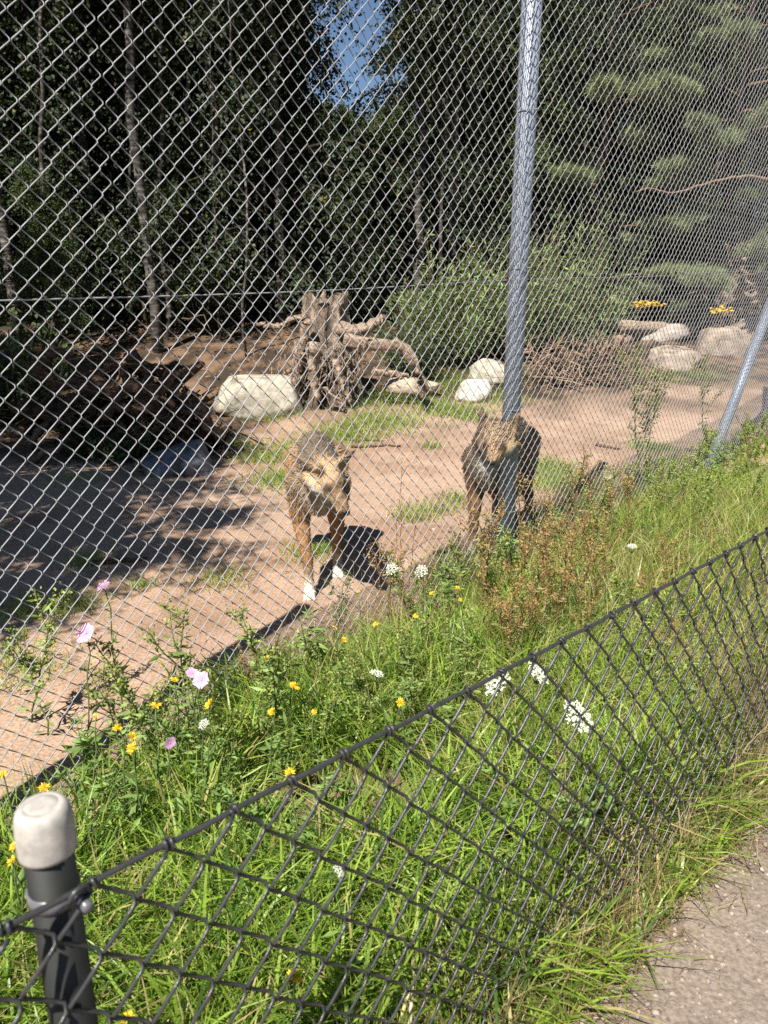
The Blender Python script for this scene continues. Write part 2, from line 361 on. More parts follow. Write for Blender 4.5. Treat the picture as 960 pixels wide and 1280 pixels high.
# ------------------------------------------------------------------ wolves
TAN, CIN, PALE, GREY, DARK, WHITE = [np.array(c) for c in ((.37, .245, .135), (.29, .16, .075), (.46, .38, .28), (.21, .165, .12), (.07, .055, .045), (.66, .62, .55))]
def capsule(p0, p1, r0, r1, n=14):
    p0, p1 = np.array(p0, float), np.array(p1, float); d = unit(p1 - p0); pts, rr = [], []
    for a in np.linspace(-math.pi / 2 + .12, 0, 5): pts.append(p0 + d * r0 * math.sin(a)); rr.append(r0 * math.cos(a))
    for a in np.linspace(0, math.pi / 2 - .12, 5): pts.append(p1 + d * r1 * math.sin(a)); rr.append(r1 * math.cos(a))
    if np.linalg.norm(p1 - p0) < 1e-4: pts = [p + d * .0005 * i for i, p in enumerate(pts)]
    return tube(pts, rr, n)
def make_wolf(name, label, loc, rz, pose, seed, tone=1.0):
    g = np.random.default_rng(seed)
    caps = []                                        # (p0, p1, r0, r1, colour)
    def c(p0, p1, r0, r1, col, col2=None): caps.append((np.array(p0, float), np.array(p1, float), r0, r1, np.array(col), np.array(col if col2 is None else col2)))
    # trunk: deep chest, tucked belly
    c((.13, 0, .655), (-.40, 0, .665), .105, .100, TAN * .8 + GREY * .2)
    c((.14, .02, .56), (-.12, .015, .565), .095, .088, TAN); c((.14, -.02, .56), (-.12, -.015, .565), .095, .088, TAN)
    c((-.12, 0, .57), (-.36, 0, .61), .105, .09, TAN, CIN)
    c((.10, 0, .71), (-.05, 0, .70), .075, .07, GREY); c((-.05, 0, .705), (-.42, 0, .69), .065, .07, GREY, GREY * .8)
    c((.20, 0, .57), (.17, 0, .505), .078, .065, PALE)                # breast
    H = np.array(pose['head']); N = np.array(pose['nose']); m = unit(N - H)
    up = np.array([0, 0, 1.]); side = unit(np.cross(up, m)); hu = np.cross(m, side)     # side: wolf's left
    nb = np.array([.13, 0, .67]); nm = nb * .5 + (H - m * .06) * .5 + [0, 0, pose.get('neck', .02)]
    c(nb, nm, .112, .092, GREY * .5 + TAN * .5); c(nm, H - m * .05, .092, .072, TAN)
    c(nb + [.02, 0, -.09], H - m * .04 - hu * .04, .095, .062, PALE)
    # head
    c(H - m * .02, H + m * .04, .080, .068, TAN * .9 + PALE * .1)
    c(H + hu * .034 - m * .01, H + hu * .026 + m * .05, .055, .043, GREY * .4 + TAN * .6)
    c(H + m * .05, N - m * .012 + hu * .008, .046, .026, CIN * .7 + TAN * .3)
    c(H + m * .03 - hu * .032, N - m * .028 - hu * .016, .036, .017, PALE, WHITE)     # jaw
    for sd in (1, -1):
        c(H + side * .045 * sd - hu * .018 + m * .02, H + side * .085 * sd - hu * .04 - m * .045, .045, .03, PALE, TAN)      # cheek ruff
        c(H + side * .022 * sd + m * .05 - hu * .012, N - m * .03 + side * .014 * sd - hu * .008, .026, .016, WHITE)         # white lip
        c(H + side * .03 * sd + m * .052 + hu * .03, H + side * .03 * sd + m * .07 + hu * .026, .018, .012, PALE * .6 + TAN * .4)   # brow
    # legs
    for sgn, key in ((1, 'fl'), (-1, 'fr')):
        px_, py_, lift = pose[key]; y = .085 * sgn
        sh = np.array([.13, y, .60]); pw = np.array([px_, py_, .03 + lift]); el = np.array([.06 + .25 * (px_ - .13), y * 1.1, .40 + lift * .3])
        wr = np.array([px_ - .03 + (.03 if lift > .02 else 0), py_ * .9 + y * .1, .19 + lift]) * .75 + (el * .5 + pw * .5) * .25; pa = pw + [-.035, 0, .045]
        c(sh, el, .078, .052, TAN, CIN); c(el, wr, .048, .029, CIN, CIN * .8); c(wr, pa, .029, .025, CIN * .8, PALE); c(pa, pw + [.02, 0, -.002], .027, .030, PALE * .8, WHITE * .85)
        for t in (-.018, 0.0, .018): c(pw + [.02, t, -.008], pw + [.045, t * 1.15, -.014], .016, .0125, WHITE * .9)
    for sgn, key in ((1, 'hl'), (-1, 'hr')):
        px_, py_, lift = pose[key]; y = .075 * sgn
        hp = np.array([-.37, y, .61]); pw = np.array([px_, py_, .03 + lift]); kn = np.array([-.27 + .35 * (px_ + .42), y * 1.35, .39]); hk = pw + [-.09, 0, .20]; pa = pw + [-.035, 0, .04]
        c(hp, kn, .105, .062, TAN * .6 + CIN * .4, CIN); c(kn, hk, .055, .03, CIN, CIN * .9); c(hk, pa, .029, .024, CIN, PALE); c(pa, pw + [.02, 0, -.002], .026, .029, WHITE, WHITE)
        for t in (-.018, 0.0, .018): c(pw + [.02, t, -.008], pw + [.043, t * 1.15, -.014], .015, .012, WHITE * .9)
    t0 = np.array([-.46, 0, .66]); c(t0, (-.57, .01, .52), .045, .055, GREY, TAN); c((-.57, .01, .52), (-.61, .02, .30), .055, .028, TAN, DARK)
    A = Acc()
    for p0, p1, r0, r1, *_ in caps: A.add(*capsule(p0, p1, r0, r1))
    # ears: hollowed triangular shells, part of the one body surface
    for sd, key in ((1, 'ear_l'), (-1, 'ear_r')):
        base = H + side * .05 * sd + hu * .04 - m * .03; tip = np.array(pose[key]); ax = tip - base; L = np.linalg.norm(ax)
        for w_ in (-.048, -.032, -.016, 0, .016, .032, .048):
            fw = unit(np.cross(unit(ax), m)); b0 = base + fw * w_; A.add(*capsule(b0 - unit(ax) * .02, tip - fw * w_ * -.05 - unit(ax) * .006, .017, .007, 8))
    tmp = bpy.data.objects.new('tmp', A.mesh('tmp', None)); COL.objects.link(tmp)
    rm = tmp.modifiers.new('r', 'REMESH'); rm.mode = 'VOXEL'; rm.voxel_size = .0085
    sm = tmp.modifiers.new('s', 'SMOOTH'); sm.factor = .5; sm.iterations = 5
    dg = bpy.context.evaluated_depsgraph_get(); ev = tmp.evaluated_get(dg); me0 = ev.to_mesh()
    nv = len(me0.vertices); V = np.empty(nv * 3, np.float32); me0.vertices.foreach_get('co', V); V = V.reshape(-1, 3).astype(float)
    Nn = np.empty(nv * 3, np.float32); me0.vertices.foreach_get('normal', Nn); Nn = Nn.reshape(-1, 3).astype(float)
    Fs = [np.array([list(p.vertices) for p in me0.polygons if len(p.vertices) == k]) for k in (3, 4)]; Fs = [f for f in Fs if len(f)]
    ev.to_mesh_clear(); me_t = tmp.data; bpy.data.objects.remove(tmp); bpy.data.meshes.remove(me_t)
    # coat colours from the nearest part of the body
    C = np.zeros((nv, 3)); Wt = np.zeros(nv)
    for p0, p1, r0, r1, c0, c1 in caps:
        d = p1 - p0; L2 = max(d @ d, 1e-9); t = np.clip((V - p0) @ d / L2, 0, 1); dist = np.linalg.norm(V - (p0 + t[:, None] * d), axis=1) - (r0 + (r1 - r0) * t)
        wgt = np.exp(-np.abs(dist) / .012); C += wgt[:, None] * (c0 * (1 - t)[:, None] + c1 * t[:, None]); Wt += wgt
    far = Wt < 1e-3; C = C / np.maximum(Wt, 1e-6)[:, None]; C[far] = CIN
    fb = fbm(V[:, 0] * 22 + V[:, 2] * 9, V[:, 1] * 22 + V[:, 2] * 17)
    saddle_shade = np.maximum(sstep(.64, .74, V[:, 2] + (fb - .47) * .1), sstep(.12, .16, V[:, 0]) * sstep(.50, .56, V[:, 2]) * .6) * sstep(.12, .16, np.linalg.norm(V - H - m * .03, axis=1))  # grey saddle, plus shade of chest and neck put into the coat
    C = C * (1 - saddle_shade[:, None] * .85) + (DARK * .55 + GREY * .45) * saddle_shade[:, None] * .85
    for key, sd in (('ear_l', 1), ('ear_r', -1)):
        tip = np.array(pose[key]); e = sstep(.07, .02, np.linalg.norm(V - tip, axis=1))[:, None]; C = C * (1 - e) + (CIN * .5 + GREY * .4) * e
    fore = sstep(.05, .02, np.linalg.norm(V - (H + m * .06 + hu * .05), axis=1))[:, None] * .35; C = C * (1 - fore) + DARK * fore
    rel = V - H; ra, rb, rh = rel @ m, rel @ side, rel @ hu; hd = sstep(.21, .15, np.linalg.norm(rel - m * .05, axis=1))
    def paint(mask, col, k): 
        nonlocal C
        mk = (np.clip(mask, 0, 1) * k * hd)[:, None]; C = C * (1 - mk) + np.array(col) * mk
    paint(sstep(-.03, .02, ra) * sstep(-.02, .02, rh + .02), TAN * 1.05 + PALE * .1, .85)
    paint(sstep(.05, .075, ra) * sstep(-.008, .012, rh), CIN * .6 + TAN * .55, .85)
    paint(sstep(.012, .03, np.abs(rb)) * sstep(.0, -.02, rh - .004) * sstep(-.02, .03, ra), WHITE * .8, .8)
    paint(sstep(.0, -.03, rh + .03) * sstep(-.02, .02, ra), WHITE, .6)
    for sd in (1, -1): paint(sstep(.038, .018, np.linalg.norm(V - (H + side * .036 * sd + m * .064 + hu * .022), axis=1)), DARK * .8, .9)
    paint(sstep(.030, .018, np.linalg.norm(V - (N - hu * .004), axis=1)), DARK * .5, .95)
    paint(sstep(.012, .003, np.abs(rh + .017 + .12 * (ra - .12))) * sstep(.075, .09, ra), DARK, .7)
    C = C * (.72 + .6 * fb)[:, None] * tone
    V = V + Nn * ((fbm(V[:, 0] * 40 + V[:, 2] * 21, V[:, 1] * 40 - V[:, 2] * 33, 3) - .44) * .012)[:, None]
    root = thing(name, label, 'wolf', loc, rz)
    body = link('body', mesh_np('body', V, Fs, C, M_FUR, True), root)
    # guard hairs lying along the coat
    nh = 46000; pick = g.integers(0, nv, nh); P = V[pick] + g.normal(0, .003, (nh, 3)); Np = Nn[pick]
    leg = P[:, 2] < .42; head = np.linalg.norm(P - (H + m * .05), axis=1) < .13
    flow = np.stack([-np.ones(nh), np.zeros(nh), -.55 * np.ones(nh)], 1); flow[leg] = (-.25, 0, -1); flow[head] = -m + np.array([0, 0, -.1])
    flow = flow - Np * np.sum(flow * Np, 1, keepdims=True); ax = unit(unit(flow) + Np * .2 + g.normal(0, .13, (nh, 3)))
    Lh = g.uniform(.014, .032, nh); Lh[leg] *= .45; Lh[head] *= .4
    for q_, r_ in ((pose['ear_l'], .10), (pose['ear_r'], .10), (N, .06)): Lh[np.linalg.norm(P - np.array(q_), axis=1) < r_] *= .35
    sd_ = unit(np.cross(ax, Np)); wd = np.where(head | leg, .0014, .0022)[:, None]
    hv = np.stack([P - sd_ * wd, P + sd_ * wd, P + ax * Lh[:, None]], 1).reshape(-1, 3)
    hc = C[pick] * g.uniform(.75, 1.3, (nh, 1)); tipc = np.where((g.random(nh) < .3)[:, None] & (P[:, 2] > .6)[:, None] & ~head[:, None], hc * .35, hc * 1.05)
    hcol = np.stack([hc * .95, hc * .95, tipc], 1).reshape(-1, 3)
    fur = link('fur', mesh_np('fur', hv, np.arange(nh * 3).reshape(-1, 3), hcol, M_FUR), root); fur['kind'] = 'stuff'
    # nose pad, eyes
    md, t_, b_ = mat('dark_wet_skin', .35, .5); b_.inputs['Base Color'].default_value = (.012, .010, .010, 1)
    Vn = IV2 * [.016, .021, .015]; Mx = np.stack([m, side, hu]); link('nose', mesh_np('nose', Vn @ Mx + N + m * .006 + hu * .006, IF2, None, md, True), root)
    for sd in (1, -1):
        e = H + side * .037 * sd + m * .066 + hu * .022
        ey = link('eye', mesh_np('eye', (IV2 * .0125) @ Mx + e, IF2, None, md, True), root)
    return root
make_wolf('wolf', 'tan wolf with lowered head walking towards the fence beside its dark shadow', (-.345, 3.73, float(hz(-.34, 3.7)) - .005), R(-84),
          dict(head=(.36, .045, .675), nose=(.495, .115, .55), neck=.0, fl=(-.10, .10, 0), fr=(.19, -.06, 0), hl=(-.36, .11, 0), hr=(-.52, -.07, 0), ear_l=(.265, .185, .795), ear_r=(.285, -.12, .785)), 5)
make_wolf('wolf', 'greyish wolf standing partly hidden behind the tall fence post', (.64, 4.12, float(hz(.64, 4.1)) - .005), R(-112),
          dict(head=(.32, .07, .74), nose=(.46, .085, .66), neck=.03, fl=(.12, .09, 0), fr=(.17, -.085, 0), hl=(-.45, .10, 0), hr=(-.36, -.09, 0), ear_l=(.27, .175, .895), ear_r=(.27, -.04, .905)), 6, .95)

# ------------------------------------------------------------------ rocks, stump, roots
def make_rock(name, label, centre, size, rz, seed, col, group=None, flat=.0, rough=.22, sink=.3):
    V = IV4.copy(); g = np.random.default_rng(seed); o = g.uniform(0, 50, 3)
    n = np.array([mnoise.fractal(Vector(v * .9 + o), .9, 2.1, 5) for v in V]); n2 = np.array([mnoise.noise(Vector(v * 6 + o)) for v in V])
    V = np.sign(V) * np.abs(V) ** .8; V = V * (1 + rough * n + .02 * n2)[:, None]
    for k in range(5):                                # broken facets
        d = unit(g.normal(size=3)); d[2] = abs(d[2]) * .6; d = unit(d); lim = g.uniform(.72, .9); ex = V @ d - lim; V = V - np.where(ex > 0, ex * .85, 0)[:, None] * d
    if flat: V[:, 2] = np.where(V[:, 2] > flat, flat + (V[:, 2] - flat) * .25, V[:, 2])
    V = V * np.array(size) / 2
    cc = np.array(col)[None] * (.8 + .5 * (n2[:, None] * .5 + .5)) * (1 + .25 * n[:, None])
    lich = (fbm(V[:, 0] * 9 + o[0], V[:, 1] * 9 + V[:, 2] * 7) > .56)[:, None]; cc = np.where(lich, cc * np.array([.62, .62, .58]), cc)
    r = link(name, mesh_np(name, V, IF4, np.clip(cc, 0, 1), M_ROCK, True), None, (centre[0], centre[1], float(hz(centre[0], centre[1])) + size[2] * (.5 - sink)), (0, 0, rz))
    return tag(r, label, 'rock', group)
GRAN = (.37, .335, .265); GREYR = (.13, .135, .15); PINK = (.31, .245, .19)
p = gp(318, 522); make_rock('boulder', 'large pale granite boulder resting against the old stump', (p[0] + .02, p[1] + .25), (1.12, .75, .74), R(4), 21, GRAN, flat=.62)
p = gp(222, 592); make_rock('boulder', 'dark blue grey rounded rock under the root tangle', (p[0], p[1] + .1), (.62, .5, .38), R(20), 22, GREYR)
p = gp(592, 503); make_rock('rock', 'bright white wedge shaped rock lying near the path edge', (p[0], p[1] + .12), (.48, .36, .36), R(35), 23, (.50, .47, .40), rough=.22)
p = gp(612, 482); make_rock('rock', 'pale mottled rock behind the bright white wedge rock', (p[0] + .02, p[1] + .2), (.58, .45, .42), R(-10), 24, GRAN)
p = gp(512, 494); make_rock('rock', 'flat tan stone under the arching stump root', (p[0], p[1] + .1), (.75, .5, .26), R(-12), 25, (.38, .30, .22))
p = gp(848, 462); make_rock('rock', 'low rounded pinkish rock at the edge of the sandy path', (p[0], p[1] + .2), (.80, .6, .46), R(0), 26, PINK)
p = gp(912, 446); make_rock('rock', 'larger domed pinkish rock under a yellow flower', (p[0] - .03, p[1] + .3), (.92, .7, .62), R(-15), 27, PINK)
p = gp(950, 424); make_rock('rock', 'long pale rock beyond the domed pinkish rock', (p[0] + .3, p[1] + .5), (1.5, .8, .62), R(10), 28, PINK)
p = gp(838, 430); make_rock('rock', 'grey stone half hidden by fallen logs', (p[0], p[1] + .4), (.9, .6, .4), R(5), 29, (.34, .29, .25))

def wob(p0, p1, n, amp, g, sagz=0.0):                # a crooked line
    p0, p1 = np.array(p0, float), np.array(p1, float); t = np.linspace(0, 1, n)[:, None]; P = p0 + (p1 - p0) * t
    w_ = np.cumsum(g.normal(0, 1, (n, 3)), 0); w_ = w_ - w_[:1] * (1 - t) - w_[-1:] * t
    P = P + w_ * amp / math.sqrt(n); P[:, 2] += sagz * np.sin(t[:, 0] * math.pi); return P
def bark_tube(A, pts, r, n, col, g, rough=.25):
    V, Fs = tube(pts, r, n); k = len(V); cpt = np.repeat(np.asarray(pts), n, 0); cpt = np.concatenate([cpt, pts[:1], pts[-1:]])
    nr = len(pts); colf = g.uniform(-1, 1, n); rowf = np.convolve(g.uniform(-1, 1, nr + 4), np.ones(5) / 5, 'valid')[:nr]; jit = g.uniform(-.3, .3, (nr, n))
    f = np.concatenate([(1 + rough * (.7 * colf[None] + .8 * rowf[:, None] + jit * .5)).ravel(), [1, 1]]); shade = np.concatenate([(.95 + .32 * colf[None] + .25 * jit).ravel(), [.8, .8]])
    V = cpt + (V - cpt) * f[:, None]; A.add(V, Fs, np.array(col)[None] * shade[:, None])
GREYWOOD = (.30, .235, .18); BROWNWOOD = (.17, .11, .075); PALEWOOD = (.33, .25, .185)
g = np.random.default_rng(31)
sp = gp(408, 503); sd_ = sp[1]
def P3(x, y, dd=0.0): return at_d(x, y, sd_ + dd)
stump = thing('tree_stump', 'weathered grey uprooted tree stump with splintered top and arching roots', 'stump')
A = Acc(); n = 40; a = np.arange(n) / n * 2 * math.pi; rows = 26; base = P3(405, 505, .1); base[2] = float(hz(base[0], base[1])) - .1; top = P3(407, 372, .1); Hs = top[2] - base[2]
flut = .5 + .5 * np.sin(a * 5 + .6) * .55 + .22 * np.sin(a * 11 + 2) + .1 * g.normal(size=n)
V = []
for k in range(rows):
    t = k / (rows - 1); rr = (.235 + .30 * (1 - t) ** 2.2) * (1 + (.62 * (flut - .5)) * (1 - .3 * t)) + g.normal(0, .010, n)
    zz = base[2] + Hs * t * (1 + (0 if t < .8 else 1) * (t - .8) * (.55 * (np.cos(a - .3) ** 2 - .5) + .05 * g.normal(size=n)))
    V.append(np.stack([base[0] + (top[0] - base[0]) * t + rr * np.cos(a + .25 * t), base[1] + rr * np.sin(a + .25 * t), zz], 1))
V.append(V[-1] * .45 + V[-1].mean(0) * .55 - [0, 0, .15]); V.append(V[-1] * .1 + V[-1].mean(0) * .9 - [0, 0, .08]); V = np.array(V); rows = len(V)
i = np.arange(rows - 1)[:, None] * n; j = np.arange(n)[None]; kk = (j + 1) % n
cl = np.array(PALEWOOD) * (.12 + 1.15 * np.tile(flut, rows)[:, None]) * np.repeat(np.linspace(.62, 1.2, rows), n)[:, None] * g.uniform(.75, 1.2, (rows * n, 1))  # crevice shade put into the wood colour, paler towards the top
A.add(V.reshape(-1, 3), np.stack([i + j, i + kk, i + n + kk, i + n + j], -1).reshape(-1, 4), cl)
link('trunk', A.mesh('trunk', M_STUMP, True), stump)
roots = [([(425, 410), (445, 415), (468, 405), (480, 398)], .10, -.1), ([(430, 425), (470, 430), (495, 428), (512, 440), (522, 465), (535, 490)], .085, -.35),
         ([(500, 432), (518, 455), (523, 478), (528, 497)], .055, -.5), ([(395, 430), (392, 470), (398, 500)], .07, -.45), ([(375, 440), (372, 475), (366, 500)], .07, -.35),
         ([(420, 450), (428, 480), (440, 505)], .06, -.42), ([(385, 400), (378, 440), (360, 465)], .06, -.3), ([(470, 466), (495, 466), (512, 470)], .04, -.35), ([(405, 485), (425, 500), (432, 515)], .03, -.6),
         ([(360, 405), (340, 408), (320, 405)], .04, .1), ([(382, 395), (365, 400), (350, 410)], .05, .0)]
for pts, r0, dd in roots:
    Pp = np.array([P3(x, y, dd) for x, y in pts]); t = np.linspace(0, len(pts) - 1, 18); Pp = np.stack([np.interp(t, np.arange(len(pts)), Pp[:, k]) for k in range(3)], 1)
    Pp = Pp + g.normal(0, .012, Pp.shape); A = Acc(); bark_tube(A, Pp, np.linspace(r0, r0 * .45, 18), 9, PALEWOOD, g, .22); link('root', A.mesh('root', M_WOOD, True), stump)
A = Acc(); Pp = wob(P3(404, 380, -.1), P3(405, 362, -.1), 5, .02, g); bark_tube(A, Pp, np.linspace(.06, .008, 5), 7, PALEWOOD, g); link('splinter', A.mesh('splinter', M_WOOD), stump)
A = Acc()
for k in range(240):                                  # hanging fibres and root hair between the big roots
    x, y = g.normal(405, 26), g.uniform(420, 480); q = P3(x, y, g.uniform(-.5, .1)); L = g.uniform(.1, .45)
    bark_tube(A, wob(q, q + [g.normal(0, .1), g.normal(0, .1), -L], 5, .05, g), np.linspace(.009, .003, 5), 4, GREYWOOD, g)
o = link('root_hair', A.mesh('root_hair', M_WOOD), stump); o['kind'] = 'stuff'

def root_pile(name, label, x0, x1, yb, yt, n_log, n_twig, seed, col, rad, depth=.8):
    g = np.random.default_rng(seed); b = gp((x0 + x1) / 2, yb); d = b[1]
    root = thing(name, label, 'root pile', (b[0], b[1], float(hz(b[0], b[1]))))
    o = np.array(root.location)
    W_ = (x1 - x0) / F_PX * d; Hh = at_d(480, yt, d)[2] - o[2]
    for k in range(n_log):
        cx, cy, cz = g.uniform(-.4, .4) * W_, g.uniform(-.1, .5) * depth, g.uniform(.08, .8) * Hh * g.uniform(.5, 1); an = g.normal(0, .5); L = g.uniform(.25, .6) * W_ * .6
        dv = np.array([math.cos(an) * L, g.normal(0, .25) * L, math.sin(an) * L * .8 + g.normal(0, .12)])
        A = Acc(); r0 = rad * g.uniform(.5, 1.2); Pp = wob(np.array([cx, cy, cz]) - dv, np.array([cx, cy, cz]) + dv, 14, .30, g); Pp[:, 2] = np.maximum(Pp[:, 2], .0)
        bark_tube(A, Pp, np.linspace(r0, r0 * g.uniform(.3, .7), 14), 8, np.array(col) * g.uniform(.6, 1.5), g); link('root', A.mesh('root', M_WOOD, True), root)
    A = Acc()
    for k in range(n_twig):
        q = np.array([g.normal(0, .24) * W_, g.uniform(-.25, .6) * depth, abs(g.normal(0, .38)) * Hh]); dv = g.normal(0, 1, 3) * [.2, .14, .14]
        bark_tube(A, wob(q - dv, q + dv, 6, .08, g), np.linspace(g.uniform(.005, .014), .002, 6), 4, np.array(col) * g.uniform(.6, 1.8), g)
    o = link('twigs', A.mesh('twigs', M_WOOD), root); o['kind'] = 'stuff'
    return root
root_pile('root_tangle', 'dark tangle of uprooted roots and branches beside the pale boulder', 50, 262, 568, 432, 30, 260, 41, (.13, .085, .058), .07)
root_pile('root_tangle', 'grey brown upturned root plate standing beyond the long pale rock', 860, 975, 418, 310, 16, 200, 42, PALEWOOD, .07)
root_pile('brush_pile', 'low heap of dry brown twigs in front of the leafy shrub', 655, 800, 480, 425, 6, 420, 43, (.22, .15, .10), .035, .6)
g = np.random.default_rng(44)
for lab, (xa, ya), (xb, yb), r0 in (('weathered pale log lying across the grey stone', (775, 400), (868, 405), .11), ('short broken log end pointing at the low pinkish rock', (770, 420), (815, 398), .12)):
    d = gp(830, 428)[1] + .1; A = Acc(); bark_tube(A, wob(at_d(xa, ya + 8, d), at_d(xb, yb + 8, d + .3), 14, .08, g), np.linspace(r0, r0 * .75, 14), 10, PALEWOOD, g, .14); tag(link('fallen_log', A.mesh('fallen_log', M_WOOD, True)), lab, 'log')
g = np.random.default_rng(45)
for k, (x, y, L, an) in enumerate(((470, 560, .5, .1), (455, 552, .4, -.1), (760, 560, .25, -.6), (150, 705, .3, .4), (560, 690, .2, .6))):
    q = gp(x, y); A = Acc(); dv = np.array([math.cos(an), math.sin(an), 0]) * L / 2; Pp = wob(q - dv, q + dv, 9, .05, g); Pp[:, 2] = hz(Pp[:, 0], Pp[:, 1]) + .012
    bark_tube(A, Pp, np.linspace(.018, .008, 9), 6, BROWNWOOD, g); tag(link('stick', A.mesh('stick', M_WOOD, True)), 'short dry stick lying on the sandy ground', 'stick', 'sticks on the sand')

# ------------------------------------------------------------------ trees
def make_birch(seed, height, crown_lo, crown_r, n_branch, n_twig, n_leaf, r_base, droop=.8, leaf=.062, col=(.045, .075, .022), hi_spread=1.0):
    g = np.random.default_rng(seed); root = thing('birch_tree', 'birch', 'tree')
    tz = np.linspace(0, height, 22); sway = np.cumsum(g.normal(0, .05, (22, 2)), 0); sway -= sway[0]
    T = np.concatenate([sway, tz[:, None]], 1); T[0, 2] = -.3
    V, Fs = tube(T, np.maximum(r_base * (1 - tz / height) ** .8, .012) * (1 + .25 * np.exp(-tz * 3)), 9); link('trunk', mesh_np('trunk', V, Fs, None, M_BIRCH, True), root)
    A = Acc(); L_pos, L_ax = [], []
    for k in range(n_branch):
        h = crown_lo + (height - crown_lo) * (g.random() ** .85) * .98; t = (h - crown_lo) / (height - crown_lo)
        c0 = np.array([np.interp(h, tz, T[:, 0]), np.interp(h, tz, T[:, 1]), h]); az = g.uniform(0, 2 * math.pi)
        L = crown_r * (1 - .75 * t ** 1.4) * g.uniform(.55, 1.1); d = np.array([math.cos(az), math.sin(az), 0])
        u = np.linspace(0, 1, 9); B = c0 + d * (L * u)[:, None] + np.array([0, 0, 1]) * (L * (.75 * u - (.45 + .5 * droop) * u * u))[:, None] + np.cumsum(g.normal(0, .03, (9, 3)), 0) * u[:, None]
        bark_tube(A, B, np.linspace(.028, .006, 9) * (1.2 - .6 * t), 4, (.05, .04, .032), g, .1)
        m = n_twig; uu = g.uniform(.25, 1.0, m); Q = np.stack([np.interp(uu, u, B[:, q]) for q in range(3)], 1)
        tl = g.uniform(.25, 1.0, m) * (.5 + .5 * droop); td = unit(d * .35 + g.normal(0, .45, (m, 3)) + [0, 0, -1.0 * droop])
        w_ = g.random((m, n_leaf)); pos = Q[:, None] + td[:, None] * (tl[:, None] * w_)[..., None] + g.normal(0, .035, (m, n_leaf, 3))
        L_pos.append(pos.reshape(-1, 3)); L_ax.append((td[:, None] * .6 + g.normal(0, .55, (m, n_leaf, 3))).reshape(-1, 3))
    o = link('limbs', A.mesh('limbs', M_WOOD), root); o['kind'] = 'stuff'
    pos = np.concatenate(L_pos); ax = np.concatenate(L_ax); N = len(pos)
    cl = np.array(col)[None] * g.uniform(.6, 1.5, (N, 1)) * (1 + g.normal(0, .12, (N, 3))); ye = g.random(N) < .04; cl[ye] = np.array([.13, .12, .03])
    V, Fq, C = leaves(pos, ax, g.uniform(.75, 1.25, N) * leaf, g.uniform(.75, 1.2, N) * leaf * .75, np.clip(cl, .005, 1), g)
    o = link('crown', mesh_np('crown', V, Fq, C, M_LEAF), root); o['kind'] = 'stuff'
    return root
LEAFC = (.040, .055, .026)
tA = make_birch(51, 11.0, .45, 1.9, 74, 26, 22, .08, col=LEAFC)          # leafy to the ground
tB = make_birch(52, 13.5, 5.2, 3.2, 70, 30, 20, .075, col=LEAFC)         # high crown above the view, spread to shade the wood; bare trunk
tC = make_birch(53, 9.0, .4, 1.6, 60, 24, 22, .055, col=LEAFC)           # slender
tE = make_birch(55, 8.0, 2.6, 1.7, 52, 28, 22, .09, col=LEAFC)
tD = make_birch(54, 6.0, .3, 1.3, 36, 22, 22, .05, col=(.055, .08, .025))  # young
used = set()
def plant(src, x, y, sc, label, group, sink=.05):
    rz = random.uniform(0, 6.28); loc = (x, y, float(hz(x, y)) - sink)
    if src.name not in used:
        used.add(src.name); src.location = loc; src.rotation_euler = (0, 0, rz); src.scale = (sc,) * 3; src['label'] = label; src['group'] = group; return src
    return dup(src, loc, rz, sc, label, group)
LB = 'tall birch with a bare pale trunk at the dark edge of the wood'
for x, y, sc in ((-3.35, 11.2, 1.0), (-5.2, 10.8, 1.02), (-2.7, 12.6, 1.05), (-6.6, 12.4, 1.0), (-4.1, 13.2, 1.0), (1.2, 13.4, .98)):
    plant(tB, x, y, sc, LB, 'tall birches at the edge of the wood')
LD = 'leafy drooping birch standing in the dark wood'
spots = []
gg = np.random.default_rng(60)
for row, (yy, st) in enumerate(((12.6, 1.35), (14.6, 1.5), (17.0, 1.7), (20.5, 2.0), (25, 2.5), (31, 3.0), (40, 4.0))):
    x = -yy * .72 - 1
    while x < yy * .72 + 1:
        spots.append((x + gg.normal(0, .35), yy + gg.normal(0, .5), row)); x += st
for x, y, row in spots:
    lat = x / y
    if -.112 < lat < .03 or abs(lat + .475) < .0 : continue                     # the opening where the sky shows
    if row == 0 and x > 1.0: continue
    if row == 1 and x > 3.0: continue
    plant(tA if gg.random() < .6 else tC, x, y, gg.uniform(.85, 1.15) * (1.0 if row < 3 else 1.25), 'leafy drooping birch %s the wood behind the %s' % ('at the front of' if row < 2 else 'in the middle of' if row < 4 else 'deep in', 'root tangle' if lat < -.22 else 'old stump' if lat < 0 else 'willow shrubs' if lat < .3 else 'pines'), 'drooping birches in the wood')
for x, y, sc in ((-.45, 17.5, .62), (-1.6, 20, .8), (.35, 21, .85), (-.5, 26, .8), (-1.3, 27, 1.0), (.6, 29, 1.0), (-2.4, 30, 1.1), (-.9, 15.2, .42), (-.2, 14.2, .38), (-1.2, 17.2, .55), (.2, 18.6, .62), (-.8, 22.5, .75), (.9, 25, .9), (-2.2, 24, .9), (-1.8, 34, 1.2), (0, 34, 1.2), (-3, 38, 1.3), (1.2, 40, 1.3), (-.9, 40, 1.3)):
    plant(tD, x, y, sc, 'young bushy birch growing low below the gap of blue sky', 'young birches below the sky gap')
for x, y, sc in ((-5.1, 9.3, .62), (-6.0, 11.0, .7), (-4.6, 10.3, .45)):
    plant(tD, x, y, sc, 'young leafy birch at the wood edge behind the dark root tangle', 'young birches behind the roots')
